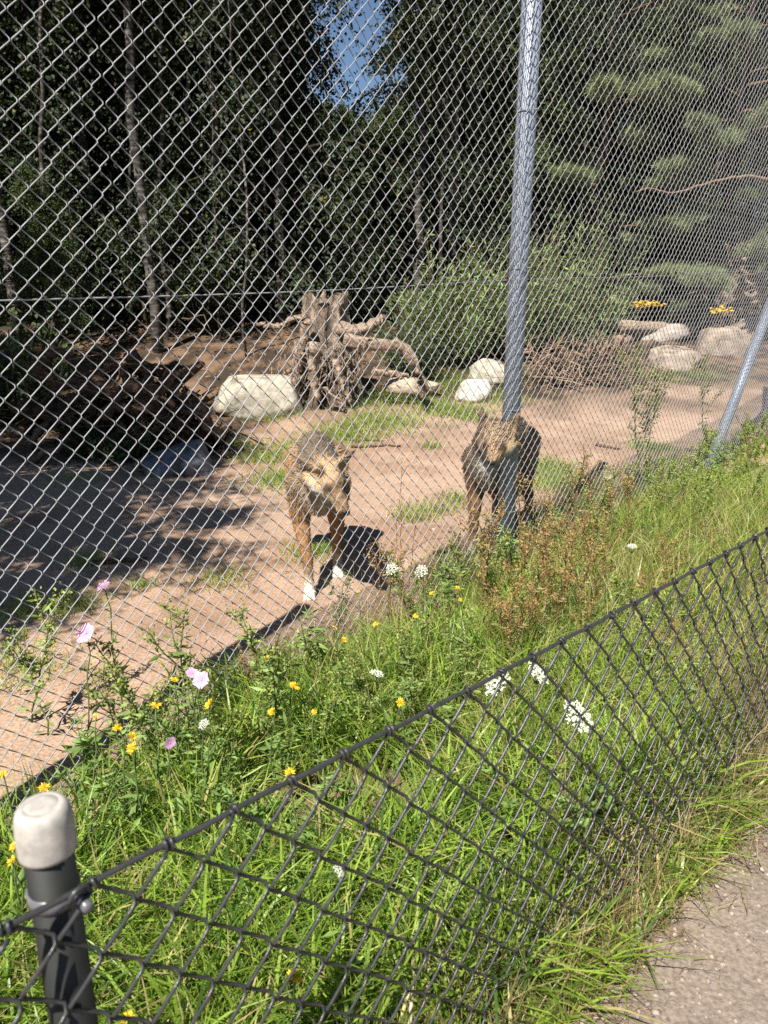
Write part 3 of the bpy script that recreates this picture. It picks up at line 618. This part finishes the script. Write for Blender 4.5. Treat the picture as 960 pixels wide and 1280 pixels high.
for x, y, sc in ((-4.2, 3.3, .85), (-4.9, 4.6, .9), (-4.15, 2.1, .85), (-3.35, 1.3, .75), (-6.3, 5.8, 1.0), (-7.6, 6.6, 1.1)):
    plant(tE, x, y, sc, 'birch on the near side of the enclosure shading the root tangle', 'birches shading the roots')
g = np.random.default_rng(61)
for (xa, ya), (xb, yb), r0, dd in (((300, 300), (306, 385), .022, 11), ((204, 90), (207, 380), .05, 12.0), ((168, 190), (163, 400), .035, 12.6), ((330, 180), (333, 300), .03, 13.2), ((272, 300), (275, 392), .02, 11.8), ((66, 300), (70, 420), .04, 10.5), ((558, 150), (560, 330), .035, 13.0), ((294, 20), (297, 300), .035, 13)):
    b = at_d(xb, yb, dd); b[2] = float(hz(b[0], b[1])) - .1; a_ = at_d(xa, ya, dd); up = unit(a_ - b); t = thing('sapling', 'slim pale birch sapling stem rising in the dark wood', 'tree', tuple(b), 0, 'pale saplings in the wood')
    L = 6.5; V, Fs = tube(wob((0, 0, 0), up * L, 16, .12, g), np.linspace(r0, r0 * .35, 16), 7); link('trunk', mesh_np('trunk', V, Fs, None, M_BIRCH, True), t)
    N = 900; hh = g.uniform(2.6, L, N); pos = up * hh[:, None] + g.normal(0, .35, (N, 3)); V, Fq, C = leaves(pos, g.normal(0, .5, (N, 3)) + [0, 0, -.7], .06, .045, np.array(LEAFC)[None] * g.uniform(.6, 1.4, (N, 1)), g)
    o = link('crown', mesh_np('crown', V, Fq, C, M_LEAF), t); o['kind'] = 'stuff'

def make_pine(seed, height, boughs, col, r_base=.12):
    # boughs: (height on trunk, azimuth, length, rise) ; each bough carries upswept needle tufts
    g = np.random.default_rng(seed); root = thing('pine_tree', 'pine', 'tree')
    T = wob((0, 0, -.2), (0, 0, height), 14, .1, g); V, Fs = tube(T, np.linspace(r_base, .03, 14), 9); A = Acc(); bark_tube(A, T, np.linspace(r_base, .03, 14), 9, (.045, .036, .03), g); link('trunk', A.mesh('trunk', M_WOOD, True), root)
    A = Acc(); pos, ax = [], []
    for h, az, L, rise in boughs:
        d = np.array([math.cos(az), math.sin(az), 0]); u = np.linspace(0, 1, 8); B = np.array([0, 0, h]) + d * (L * u)[:, None] + np.array([0, 0, 1]) * (L * (rise * u - .18 * u * u))[:, None] + np.cumsum(g.normal(0, .02, (8, 3)), 0)
        bark_tube(A, B, np.linspace(.03, .008, 8), 5, (.15, .10, .07), g)
        nt_ = int(40 * L); uu = g.uniform(.3, 1.05, nt_) ** .8; Q = np.stack([np.interp(uu, u, B[:, k]) for k in range(3)], 1); sd = np.array([-d[1], d[0], 0]) * np.sign(g.normal(size=(nt_, 1)))
        tw = unit(d * .9 + sd * g.uniform(.2, .9, (nt_, 1)) + [0, 0, .25] + g.normal(0, .15, (nt_, 3))); tl = g.uniform(.2, .5, nt_) * (1.15 - .5 * uu)
        for q, td, l in zip(Q, tw, tl):
            bark_tube(A, np.array([q, q + td * l * .5, q + td * l]), [.007, .005, .004], 3, (.16, .11, .07), g)
            m = 110; s_ = g.uniform(.15, 1.0, m); pos.append(q + td * (l * s_)[:, None]); ax.append(td * .7 + g.normal(0, .55, (m, 3)) + [0, 0, .2])
    o = link('limbs', A.mesh('limbs', M_WOOD), root); o['kind'] = 'stuff'
    pos = np.concatenate(pos); ax = unit(np.concatenate(ax)); N = len(pos); sd = unit(np.cross(ax, g.normal(size=(N, 3)))); Ln = g.uniform(.09, .17, N)[:, None]
    V = np.stack([pos - sd * .0034, pos + sd * .0034, pos + ax * Ln], 1).reshape(-1, 3); C = np.repeat(np.array(col)[None] * g.uniform(.6, 1.45, (N, 1)), 3, 0)
    o = link('crown', mesh_np('crown', V, np.arange(3 * N).reshape(-1, 3), C, M_NEEDLE), root); o['kind'] = 'stuff'
    return root
g = np.random.default_rng(70)
def boughs(n, lo, hi, L0): return [(lo + (hi - lo) * (k / n), g.uniform(0, 6.28), L0 * g.uniform(.7, 1.1) * (1 - .45 * k / n), g.uniform(.12, .4)) for k in range(n)]
p1 = make_pine(71, 6.5, boughs(30, .8, 6.2, 2.0), (.24, .29, .13))
p1.location = (3.9, 14.2, float(hz(3.9, 14.2))); p1['label'] = 'pine with layered upswept boughs beside the leafy shrub'
p2 = make_pine(72, 7.0, boughs(32, .5, 6.6, 2.2), (.23, .28, .14))
p2.location = (6.5, 15.0, float(hz(6.5, 15.0))); p2['label'] = 'pine with a bare curved branch hanging before it'
p3 = make_pine(73, 3.0, boughs(22, .2, 2.6, 1.3), (.24, .29, .16), .06)
p3.location = (5.4, 15.4, float(hz(5.4, 15.4))); p3['label'] = 'low young pine behind the fallen logs'
p4 = dup(p1, (9.0, 16.5, float(hz(9.0, 16.5))), 2.0, 1.1, 'pine at the far end of the row above the long pale rock')
for x, y, sc in ((5.4, 15.6, .7), (7.2, 17.5, .8), (2.5, 13.6, .6)):
    plant(tD, x, y, sc * 1.5, 'pale leaved young birch standing between the pines', 'young birches between the pines')
A = Acc(); d = 12.5
ks = [(795, 240), (820, 238), (850, 241), (880, 233), (910, 226), (940, 222), (985, 232)]
Pp = np.array([at_d(x, y, d) for x, y in ks]); t = np.linspace(0, 6, 30); Pp = np.stack([np.interp(t, range(7), Pp[:, k]) for k in range(3)], 1) + g.normal(0, .006, (30, 3))
Pp = np.concatenate([Pp, [[6.6, 13.6, 3.5], [6.5, 15.0, 3.4]]])
Pp[:30] += np.cumsum(g.normal(0, .012, (30, 3)), 0) * .6; bark_tube(A, Pp, np.concatenate([np.linspace(.010, .024, 30), [.03, .03]]), 6, (.30, .22, .16), g, .3); link('bare_branch', A.mesh('bare_branch', M_WOOD, True), None)
bb = bpy.data.objects['bare_branch']; bb.parent = p2; bb.location = -p2.location

# ------------------------------------------------------------------ leafy shrubs
def make_shrub(name, label, x, y, hgt, rad, n_stem, n_leaf, seed, col, ll=.075, lw=.018, group=None):
    g = np.random.default_rng(seed); root = thing(name, label, 'shrub', (x, y, float(hz(x, y))), 0, group); A = Acc(); pos, ax, tn = [], [], []
    for k in range(n_stem):
        az = g.uniform(0, 6.28); sp = rad * math.sqrt(g.random()); hh = hgt * (g.uniform(.45, .95) if g.random() < .85 else g.uniform(1.0, 1.25)) * (1 - .35 * (sp / rad) ** 2); e = np.array([math.cos(az) * sp, math.sin(az) * sp, hh])
        b = e * [.25, .25, 0]; P = wob(b, e, 8, .08, g); bark_tube(A, P, np.linspace(.008, .003, 8), 4, (.16, .12, .075), g)
        m = n_leaf; u = g.uniform(.12, 1, m); Q = np.stack([np.interp(u, np.linspace(0, 1, 8), P[:, q]) for q in range(3)], 1) + g.normal(0, .05, (m, 3)); pos.append(Q); ax.append(unit(e - b) * .5 + g.normal(0, .6, (m, 3))); tn.append(np.full(m, g.uniform(.45, 1.6)))
    o = link('stems', A.mesh('stems', M_WOOD), root); o['kind'] = 'stuff'
    pos = np.concatenate(pos); ax = np.concatenate(ax); N = len(pos); V, Fq, C = leaves(pos, ax, g.uniform(.7, 1.3, N) * ll, g.uniform(.7, 1.3, N) * lw, np.clip(np.array(col)[None] * np.concatenate(tn)[:, None] * g.uniform(.7, 1.35, (N, 1)) * (1 + g.normal(0, .1, (N, 3))), .01, 1), g)
    o = link('foliage', mesh_np('foliage', V, Fq, C, M_LEAF), root); o['kind'] = 'stuff'; return root
WIL = (.16, .215, .075)
make_shrub('willow_shrub', 'dense narrow leaved willow shrub behind the white wedge rock', .95, 11.0, 1.6, .9, 100, 52, 81, WIL, .095, .022)
make_shrub('willow_shrub', 'tall narrow leaved willow shrub behind the mottled pale rock', 1.95, 11.5, 1.9, 1.0, 105, 52, 82, WIL, .095, .022)
make_shrub('willow_shrub', 'tall narrow leaved willow shrub in front of the layered pine', 3.0, 12.0, 2.0, 1.1, 105, 52, 88, WIL, .095, .022)
make_shrub('low_shrub', 'small rounded shrub at the dark wood edge beside the arching root', .35, 10.3, .9, .6, 60, 70, 83, (.08, .11, .045))
make_shrub('low_shrub', 'sprawling pale green shrub behind the brush heap', 4.2, 14.6, 1.2, .9, 90, 65, 84, (.16, .19, .095))
make_shrub('low_shrub', 'low grey green shrub between the logs and the young pine', 5.9, 15.2, .9, .8, 70, 60, 85, (.14, .165, .10))
gu = np.random.default_rng(89)
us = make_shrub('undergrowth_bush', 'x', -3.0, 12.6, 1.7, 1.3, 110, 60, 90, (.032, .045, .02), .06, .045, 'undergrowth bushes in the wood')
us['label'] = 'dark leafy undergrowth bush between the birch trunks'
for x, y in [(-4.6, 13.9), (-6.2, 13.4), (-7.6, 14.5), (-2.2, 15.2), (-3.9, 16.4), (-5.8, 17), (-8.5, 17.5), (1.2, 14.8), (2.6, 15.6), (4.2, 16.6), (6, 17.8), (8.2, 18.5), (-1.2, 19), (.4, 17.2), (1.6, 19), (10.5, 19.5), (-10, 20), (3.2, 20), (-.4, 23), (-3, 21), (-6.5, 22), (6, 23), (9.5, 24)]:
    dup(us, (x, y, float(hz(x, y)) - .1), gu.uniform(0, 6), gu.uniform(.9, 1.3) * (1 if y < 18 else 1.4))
make_shrub('low_shrub', 'dark ground bush at the foot of the root tangle', -2.55, 6.75, .35, .45, 40, 45, 86, (.06, .085, .03), .05, .025)
make_shrub('low_shrub', 'dark ivy like bush climbing behind the root tangle', -4.4, 8.6, 1.3, .9, 70, 60, 87, (.06, .09, .035), .06, .04)

# ------------------------------------------------------------------ grass
g = np.random.default_rng(90)
GREEN, LIME, STRAW, DEEP = [np.array(c) for c in ((.19, .31, .036), (.33, .44, .07), (.46, .38, .17), (.06, .115, .022))]
def grass_colours(n, dry, g):
    t = g.random(n)[:, None]; c = GREEN * (1 - t) + LIME * t; dk = (g.random(n) < .25)[:, None]; c = np.where(dk, DEEP * (1 + .6 * t), c)
    st = (g.random(n) < dry)[:, None]; return np.where(st, STRAW * (.6 + .7 * t), c) * g.uniform(.8, 1.2, (n, 1))
def scatter(n, s0, s1, q0, q1):                       # between the fences: along the low fence, then across to the tall one
    s_ = g.uniform(s0, s1, n); a0 = FN0 + FND * s_[:, None]; k = -d_big(a0[:, 0], a0[:, 1]); q_ = q0 + (k + q1 - q0) * g.random(n)
    P = a0 + FNN * q_[:, None]; return P
A = Acc()
for n, s0, s1, hmin, hmax, wmin, wmax, dry in ((46000, -.9, 2.2, .09, .26, .003, .007, .07), (17000, -.7, 2.0, .16, .36, .006, .0115, .04), (30000, 2.0, 5.5, .10, .34, .004, .009, .14), (9000, 5.5, 9.5, .10, .36, .006, .012, .2)):
    P = scatter(n, s0, s1, -.09, .5); clump = fbm(P[:, 0] * 3.2, P[:, 1] * 3.2); db_ = d_big(P[:, 0], P[:, 1])
    keep = (clump > .30 + .12 * g.random(n)) & (db_ < .10 + 1.3 * (clump - .45) + .25 * sstep(.3, 1.2, P[:, 0]) - .16 * (P[:, 0] < -.5) - .15 * g.random(n)); P = P[keep]; clump = clump[keep]; m = len(P)
    h = g.uniform(hmin, hmax, m) * (.55 + .9 * clump) * (.6 + .4 * sstep(-.08, .12, d_near(P[:, 0], P[:, 1]))) * (.55 + .45 * sstep(.05, -.3, d_big(P[:, 0], P[:, 1])))
    base = np.column_stack([P, hz(P[:, 0], P[:, 1]) - .01]); dr = dry + .5 * (fbm(P[:, 0] * 1.3 + 7, P[:, 1] * 1.3) - .42)
    V, Fs, C = blades(base, h, g.normal(size=(m, 2)), g.uniform(.15, 1.3, m), g.uniform(wmin, wmax, m), grass_colours(m, np.clip(dr, .02, .6), g), g); A.add(V, Fs, C)
n = 5200; s_ = g.uniform(-.2, 3.2, n); q_ = g.normal(-.03, .06, n); P = FN0 + FND * s_[:, None] + FNN * q_[:, None]   # dry stems along the low fence
V, Fs, C = blades(np.column_stack([P, hz(P[:, 0], P[:, 1]) - .01]), g.uniform(.06, .32, n) * np.where(q_ < -.06, .5, 1), g.normal(size=(n, 2)), g.uniform(.1, 1.1, n), g.uniform(.0015, .004, n), np.array([.40, .30, .16])[None] * g.uniform(.45, 1.3, (n, 1)), g); A.add(V, Fs, C)
n = 9000; s_ = g.uniform(1.2, 5.0, n); P = scatter(n, 1.2, 5.0, .05, .1)                                                # bleached stalks in the sunny end
V, Fs, C = blades(np.column_stack([P, hz(P[:, 0], P[:, 1]) - .01]), g.uniform(.12, .42, n), g.normal(size=(n, 2)), g.uniform(.1, .9, n), g.uniform(.0015, .004, n), np.array([.44, .36, .17])[None] * g.uniform(.5, 1.3, (n, 1)), g); A.add(V, Fs, C)
tag(link('grass', A.mesh('grass', M_GRASS)), 'lush mixed green grass growing between the two fences', 'grass', kind='stuff')
A = Acc()                                             # sparse tufts in the enclosure
tufts = [(275, 728, .18, 130), (540, 640, .26, 260), (515, 650, .16, 120), (385, 695, .18, 160), (35, 765, .2, 220), (20, 840, .2, 220), (110, 705, .14, 120), (90, 760, .16, 160), (410, 690, .12, 100), (180, 735, .1, 60),
         (430, 545, .45, 700), (380, 560, .35, 420), (480, 528, .5, 700), (350, 600, .3, 420), (545, 510, .4, 500), (580, 520, .35, 500), (700, 605, .45, 900), (740, 640, .3, 500), (690, 585, .25, 300), (650, 470, .5, 400), (560, 480, .6, 600), (620, 500, .4, 300), (700, 470, .6, 300), (390, 500, .5, 500), (340, 520, .3, 250), (470, 500, .5, 500), (800, 470, .6, 350), (880, 470, .5, 200), (815, 560, .25, 250), (540, 560, .12, 60), (300, 560, .3, 200), (330, 575, .3, 250), (90, 600, .3, 90), (640, 655, .2, 200), (570, 625, .15, 120)]
for x, y, rad, n in tufts:
    q = gp(x, y); n = int(n * (3.0 if y < 610 else 2.0)); P = q[:2] + g.normal(0, rad * .5, (n, 2)); base = np.column_stack([P, hz(P[:, 0], P[:, 1]) - .005]); sc = .6 + .25 * min(q[1] / 6, 1.6)
    V, Fs, C = blades(base, g.uniform(.04, .15, n) * sc, g.normal(size=(n, 2)), g.uniform(.3, 1.4, n), g.uniform(.003, .007, n) * sc, grass_colours(n, .18, g), g, 2); A.add(V, Fs, C)
tag(link('grass_tufts', A.mesh('grass_tufts', M_GRASS)), 'thin green grass tufts scattered over the sandy ground', 'grass', kind='stuff')
A = Acc(); n = 2600                                   # dry leaf litter under the trees
P = np.column_stack([g.uniform(-6, 1.0, n), g.uniform(6.2, 13.0, n)]); ok = (P[:, 0] < -1.2 - .35 * (8.5 - P[:, 1])) | (P[:, 1] > 9); P = P[ok]; m = len(P)
V, Fq, C = leaves(np.column_stack([P, hz(P[:, 0], P[:, 1]) + .008]), np.column_stack([g.normal(size=(m, 2)), g.normal(0, .15, m)]), .06, .04, np.array([.20, .12, .06])[None] * g.uniform(.4, 1.5, (m, 1)), g); A.add(V, Fq, C)
tag(link('leaf_litter', A.mesh('leaf_litter', M_LEAF)), 'dry brown leaf litter on the shaded forest floor', 'leaf litter', kind='stuff')

# ------------------------------------------------------------------ weeds and flowers
def make_weed(name, label, hgt, n_leaf, ll, lw, col, seed, spire=0, branch=0, stemcol=(.16, .2, .06), cat='weed'):
    g = np.random.default_rng(seed); root = thing(name, label, cat); A = Acc(); S = Acc(); P = wob((0, 0, 0), (g.normal(0, .06), g.normal(0, .06), hgt), 9, .03, g); lines = [P]
    for k in range(branch):
        u = g.uniform(.35, .85); q = np.array([np.interp(u, np.linspace(0, 1, 9), P[:, i]) for i in range(3)]); az = g.uniform(0, 6.28); l = hgt * g.uniform(.2, .4); lines.append(wob(q, q + [math.cos(az) * l * .55, math.sin(az) * l * .55, l * .85], 6, .02, g))
    for k, Ln in enumerate(lines): bark_tube(S, Ln, np.linspace(.0045 if k == 0 else .0025, .0015, len(Ln)), 5, stemcol, g, .05)
    for k, Ln in enumerate(lines):
        m = n_leaf if k == 0 else max(4, n_leaf // 4); u = g.uniform(.03 if k == 0 else .1, .97, m); Q = np.stack([np.interp(u, np.linspace(0, 1, len(Ln)), Ln[:, i]) for i in range(3)], 1); az = np.arange(m) * 2.4 + g.uniform(0, 1, m)
        ax = np.stack([np.cos(az), np.sin(az), g.uniform(-.35, .7, m)], 1); sz = (1.15 - .75 * u) * g.uniform(.7, 1.2, m); V, Fq, C = leaves(Q, ax, ll * sz, lw * sz, np.array(col)[None] * g.uniform(.65, 1.4, (m, 1)), g); A.add(V, Fq, C)
        if spire:
            m = spire if k == 0 else spire // 2; u = g.uniform(.6, 1.0, m); Q = np.stack([np.interp(u, np.linspace(0, 1, len(Ln)), Ln[:, i]) for i in range(3)], 1) + g.normal(0, .012, (m, 3))
            V, Fq, C = leaves(Q, g.normal(size=(m, 3)) + [0, 0, .5], .014, .009, np.array(col)[None] * [1.25, 1.05, .8] * g.uniform(.7, 1.5, (m, 1)), g); A.add(V, Fq, C)
    link('stem', S.mesh('stem', M_WEED, True), root); o = link('foliage', A.mesh('foliage', M_WEED), root); return root
WG = (.17, .26, .065)
w1 = make_weed('leafy_weed', 'x', .42, 46, .075, .020, WG, 101, 0, 2)
w2 = make_weed('leafy_weed', 'x', .5, 40, .065, .016, (.20, .27, .08), 102, 60, 4)
w3 = make_weed('broad_leaved_weed', 'x', .30, 30, .085, .042, (.15, .24, .06), 103, 0, 2)
w4 = make_weed('dock_weed', 'x', .62, 22, .06, .012, (.25, .20, .09), 104, 55, 4, (.26, .13, .07))
w5 = make_weed('spire_weed', 'x', .75, 50, .055, .012, (.25, .28, .09), 105, 140, 4)
w6 = make_weed('seed_stalk', 'x', .75, 6, .05, .008, (.30, .2, .09), 106, 30, 1, (.30, .15, .07))
wused = set()
def place_weed(src, p, sc, label, group=None):
    loc = (p[0], p[1], float(hz(p[0], p[1])) - .01); rz = random.uniform(0, 6.28)
    if src.name not in wused:
        wused.add(src.name); src.location = loc; src.rotation_euler = (0, 0, rz); src.scale = (sc,) * 3; src['label'] = label
        if group: src['group'] = group
        return src
    r = dup(src, loc, rz, sc, label)
    if group: r['group'] = group
    elif 'group' in r: del r['group']
    return r
def foot(x, y, h): q = at_z(x, y, h); return q[:2]   # where a plant stands whose top of height h shows at the pixel
for x, y, h in ((225, 775, .55), (180, 800, .5), (150, 840, .42), (205, 830, .45), (240, 860, .4), (505, 800, .4), (470, 815, .38), (530, 790, .4), (300, 860, .35), (440, 830, .35), (560, 770, .4), (395, 850, .32), (350, 880, .3), (280, 900, .3)):
    place_weed(w2, foot(x, y, h), h / .5, 'feathery green weed with a flowering tip rising through the tall mesh', 'feathery weeds along the tall fence')
for x, y, h in ((190, 900, .3), (250, 930, .28), (120, 930, .3), (300, 950, .3), (170, 960, .25), (340, 920, .3), (230, 990, .25), (400, 930, .3), (100, 880, .3), (60, 960, .28), (210, 880, .3), (150, 1000, .22), (290, 1010, .22), (375, 985, .25), (560, 850, .3), (510, 850, .35)):
    place_weed(w1, foot(x, y, h), h / .42, 'leafy green weed standing in the grass between the fences', 'leafy weeds in the grass')
for x, y, h in ((170, 880, .25), (230, 905, .22), (130, 950, .22), (265, 965, .22), (190, 935, .2), (320, 985, .2), (740, 985, .25), (850, 860, .25), (880, 900, .22), (610, 1000, .2), (440, 960, .2), (110, 905, .25), (760, 950, .28)):
    place_weed(w3, foot(x, y, h), h / .30, 'broad leaved green weed low in the grass between the fences', 'broad leaved weeds in the grass')
for x, y, h in ((690, 660, .55), (712, 668, .5), (670, 690, .5), (655, 660, .55), (730, 690, .45), (700, 710, .42), (640, 720, .42), (682, 640, .55), (720, 650, .5), (748, 670, .45), (615, 700, .5), (665, 735, .4), (735, 735, .38), (640, 745, .4), (760, 640, .5)):
    place_weed(w4, foot(x, y, h), h / .62, 'reddish brown dried dock stalk beside the tall fence post', 'dried dock stalks by the post')
for k in range(46):
    x, y = g.uniform(600, 900), g.uniform(640, 800); 
    if y < 900 - .5 * x * .55: continue
    h = g.uniform(.22, .4); q = foot(x, y + (0 if x < 700 else 0), h)
    if d_near(*q) < .1 or d_big(*q) > .05: continue
    place_weed(w4 if k % 3 == 0 else w2, q, h / .55, 'dry yellowing weed in the sunny grass right of the tall post', 'yellowing weeds by the post')
for x, y, h, lab in ((795, 405, 1.15, 'tallest leafy spire weed climbing the tall fence before the sandy path'), (815, 440, 1.0, 'leafy spire weed rising just short of the tallest one'), (800, 500, .8, 'thick leafy spire weed at the foot of the tallest weed'), (872, 440, 1.0, 'slender leafy spire weed beside the slanted brace'), (640 - 137, 575, .8, 'x')):
    if lab == 'x': continue
    s_ = None
    for s_ in np.arange(.5, 5, .02):
        q = FB0 + FBD * s_ + FBN * .15; u = (q[0]) / q[1]
        r_ = ray(x, y + 120)
        if u > r_[0] / r_[1]: break
    place_weed(w5, q, h / .75, lab)
for x, y in ((500, 570), (503, 690), (493, 640), (472, 690), (512, 640)):
    h = .62 if y < 600 else .45; place_weed(w6, foot(x, y, h), h / .75, 'thin red brown seed stalk standing between the two wolves', 'seed stalks between the wolves')
for x, y, h in ((15, 745, .5), (40, 790, .4), (810, 585, .35), (825, 560, .4), (870, 600, .35), (900, 585, .4), (940, 575, .4), (890, 620, .3)):
    place_weed(w2, foot(x, y, h), h / .5, 'wiry yellow green weed growing at the foot of the slanted brace' if x > 500 else 'wiry weed at the sandy edge below the pink flowers', 'weeds at the brace' if x > 500 else 'weeds below the pink flowers')

for k in range(95):                                    # wild growth along the foot of the tall fence
    s_ = g.uniform(-2.1, 4.2); q = FB0 + FBD * s_ + FBN * g.uniform(-.42, .06); h = g.uniform(.22, .5); src = (w2, w1, w2, w4, w2)[k % 5]
    place_weed(src, q, h / .5, ('dry reddish weed crowding the foot of the tall fence' if src is w4 else 'wild green weed crowding the foot of the tall fence'), 'wild weeds at the foot of the tall fence')
def flower_obj(name, kind, seed, size):
    g = np.random.default_rng(seed); A = Acc()
    if kind == 'daisy':                               # yellow composite: ray florets round a domed disc
        for ring, (nn, L) in enumerate(((13, 1.0), (11, .75))):
            a = np.arange(nn) / nn * 6.283 + ring * .3; ax = np.stack([np.cos(a), np.sin(a), np.full(nn, .18 + .3 * ring)], 1); V, Fq, C = leaves(ax * .12 * size, ax, L * size * .45, size * .2, np.array([.80, .58, .04])[None] * g.uniform(.85, 1.1, (nn, 1)), g, .05); A.add(V, Fq, C)
        A.add(IV2 * [.17 * size, .17 * size, .09 * size] + [0, 0, .05 * size], IF2, (.62, .30, .02))
    elif kind == 'mallow':                            # five notched petals, cupped
        for k in range(5):
            a = k / 5 * 6.283; d = np.array([math.cos(a), math.sin(a), 0]); s_ = np.array([-d[1], d[0], 0]); col = np.array([.66, .38, .58])
            V = [[0, 0, 0], d * .26 + s_ * .20 + [0, 0, .10], d * .50 + s_ * .30 + [0, 0, .13], d * .46 + [0, 0, .10], d * .50 - s_ * .30 + [0, 0, .13], d * .26 - s_ * .20 + [0, 0, .10]]
            A.add(np.array(V) * size, np.array([[0, 1, 3], [1, 2, 3], [0, 3, 5], [3, 4, 5]]), [col * .7, col, col * 1.25, col * 1.1, col * 1.25, col])
        A.add(IV1 * .05 * size + [0, 0, .06 * size], IF1, (.7, .6, .5))
    elif kind == 'umbel':                             # flat head of many tiny white florets on rays
        nn = 360; cl_ = g.integers(0, 24, nn); r_ = np.sqrt((cl_ + .5) / 24) * .46 * size; a = cl_ * 2.4; c0 = np.stack([r_ * np.cos(a), r_ * np.sin(a), .08 * size - .25 * r_ ** 2 / size], 1) + g.normal(0, .036 * size, (nn, 3)) * [1, 1, .35]
        for c_ in c0: A.add(IV1 * [.026 * size, .026 * size, .015 * size] * g.uniform(.7, 1.3) + c_, IF1, np.array([.80, .80, .72]) * g.uniform(.85, 1.1))
    return A.mesh(name, M_PETAL, kind == 'umbel')
FM = {}
for kd, sz in (('daisy', .031), ('mallow', .052), ('umbel', .085)):
    for v_ in range(4): FM[(kd, v_)] = flower_obj('flower_head', kd, 3 + 10 * v_, sz * (1, .9, 1.1, .8)[v_])
S_ = Acc()
def stem_mesh(h, lx, ly, seed, umbel=False):
    g = np.random.default_rng(seed); S = Acc(); P = wob((0, 0, 0), (lx, ly, h), 9, .02, g); bark_tube(S, P, np.linspace(.003, .0018, 9), 5, (.13, .19, .06), g, .05)
    if umbel:
        for a in np.arange(10) / 10 * 6.283: bark_tube(S, np.array([[lx, ly, h - .035], [lx + .026 * math.cos(a), ly + .026 * math.sin(a), h + .0]]), [.001, .001], 4, (.13, .19, .06), g)
    m = 8; u = g.uniform(.05, .7, m); Q = np.stack([np.interp(u, np.linspace(0, 1, 9), P[:, i]) for i in range(3)], 1); V, Fq, C = leaves(Q, g.normal(size=(m, 3)) + [0, 0, .3], .05, .014, np.array(WG)[None] * g.uniform(.7, 1.3, (m, 1)), g)
    S.add(V, Fq, C); return S.mesh('stem', M_WEED)
def flower(kind, x, y, h, sc, label, group, tilt=.5, seed=0, name=None):
    head = at_z(x, y, h); g = np.random.default_rng(seed + int(x) * 7 + int(y)); lx, ly = g.normal(0, .03, 2); z0 = float(hz(head[0], head[1]))
    t = thing(name, label, 'flower', (head[0] - lx, head[1] - ly, z0), 0, group); link('stem', stem_mesh(h - z0, lx, ly, int(x + y), kind == 'umbel'), t)
    o = link('flower_head', FM[(kind, int(x + y) % 4)], t, (lx, ly, h - z0), (tilt * g.uniform(.1, 1.4), g.normal(0, .4), g.uniform(-1, 1))); o.scale = (sc,) * 3
for x, y, h, sc in ((195, 882, .42, 1), (147, 910, .40, .95), (165, 921, .38, .8), (165, 935, .36, 1), (262, 880, .38, .95), (340, 890, .36, .8), (368, 858, .36, 1), (393, 890, .34, .8), (418, 785, .34, .9), (470, 780, .34, .75), (572, 735, .34, .9), (540, 742, .34, .7), (335, 823, .35, .8), (500, 878, .34, .8), (15, 1076, .34, 1.0), (18, 1058, .34, .8), (55, 985, .36, .9), (4, 968, .36, .8), (362, 966, .45, .8), (368, 1222, .25, 1.0), (265, 1030, .28, .6), (575, 750, .33, .7), (448, 740, .34, .6), (520, 770, .34, .7), (120, 895, .38, .7), (218, 850, .42, .8), (160, 1272, .2, .9), (430, 800, .33, .7)):
    flower('daisy', x, y, h, sc, 'small bright yellow daisy like flower among the weeds between the fences', 'yellow flowers between the fences', .7, name='yellow_flower')
for x, y, h, sc, lab in ((130, 733, .62, 1.0, 'deep pink mallow flower, topmost of the pink ones by the tall fence'), (108, 792, .52, 1.15, 'large pale pink mallow flower below the topmost deep pink one'), (252, 850, .46, .8, 'pale lilac mallow flower beside a yellow flower on the sand edge'), (240, 842, .46, .6, 'smaller lilac mallow bud flower next to the pale lilac one'), (212, 928, .38, .6, 'small lilac flower low among the leafy weeds')):
    flower('mallow', x, y, h, sc, lab, 'pink mallow flowers', 1.1, 5, name='mallow_flower')
for x, y, h, sc, lab in ((622, 854, .46, 1.05, 'largest white lace umbel behind the low black mesh'), (672, 842, .46, .85, 'white lace umbel just right of the largest one'), (722, 896, .46, 1.05, 'white lace umbel standing apart from the other two big ones'), (490, 711, .42, .75, 'small white umbel at the tip of the wolf shadow'), (527, 714, .42, .75, 'small white umbel beside the dry stalks near the wolf shadow'), (471, 842, .38, .6, 'small white umbel low in the grass below the tan wolf'), (790, 683, .40, .6, 'tiny white umbel in the sunny grass beyond the low fence'), (255, 905, .36, .4, 'tiny white umbel among the yellow flowers'), (760, 596, .40, .5, 'tiny white umbel in the grass right of the tall post'), (424, 1088, .30, .4, 'single small white flower behind the low mesh near its post')):
    flower('umbel', x, y, h, sc, lab, None, .6, 9, name='white_umbel')
for x, y in ((765, 378), (802, 381), (815, 380), (900, 388)):
    d = gp(848, 440)[1] - .1; q = at_d(x, y, d); z0 = float(hz(q[0], q[1])); t = thing('yellow_flower', 'cluster of golden yellow blossom standing above the fallen logs', 'flower', (q[0], q[1], z0), 0, 'golden blossoms by the logs')
    link('stem', stem_mesh(q[2] - z0, 0, 0, int(x)), t); A = Acc()
    for k in range(60): A.add(IV1 * g.uniform(.012, .03) * np.array([1.5, 1, .6]) + g.normal(0, 1, 3) * [.085, .06, .022], IF1, np.array([.78, .52, .03]) * g.uniform(.7, 1.1))
    link('flower_head', A.mesh('flower_head', M_PETAL), t, (0, 0, q[2] - z0))['kind'] = 'stuff'
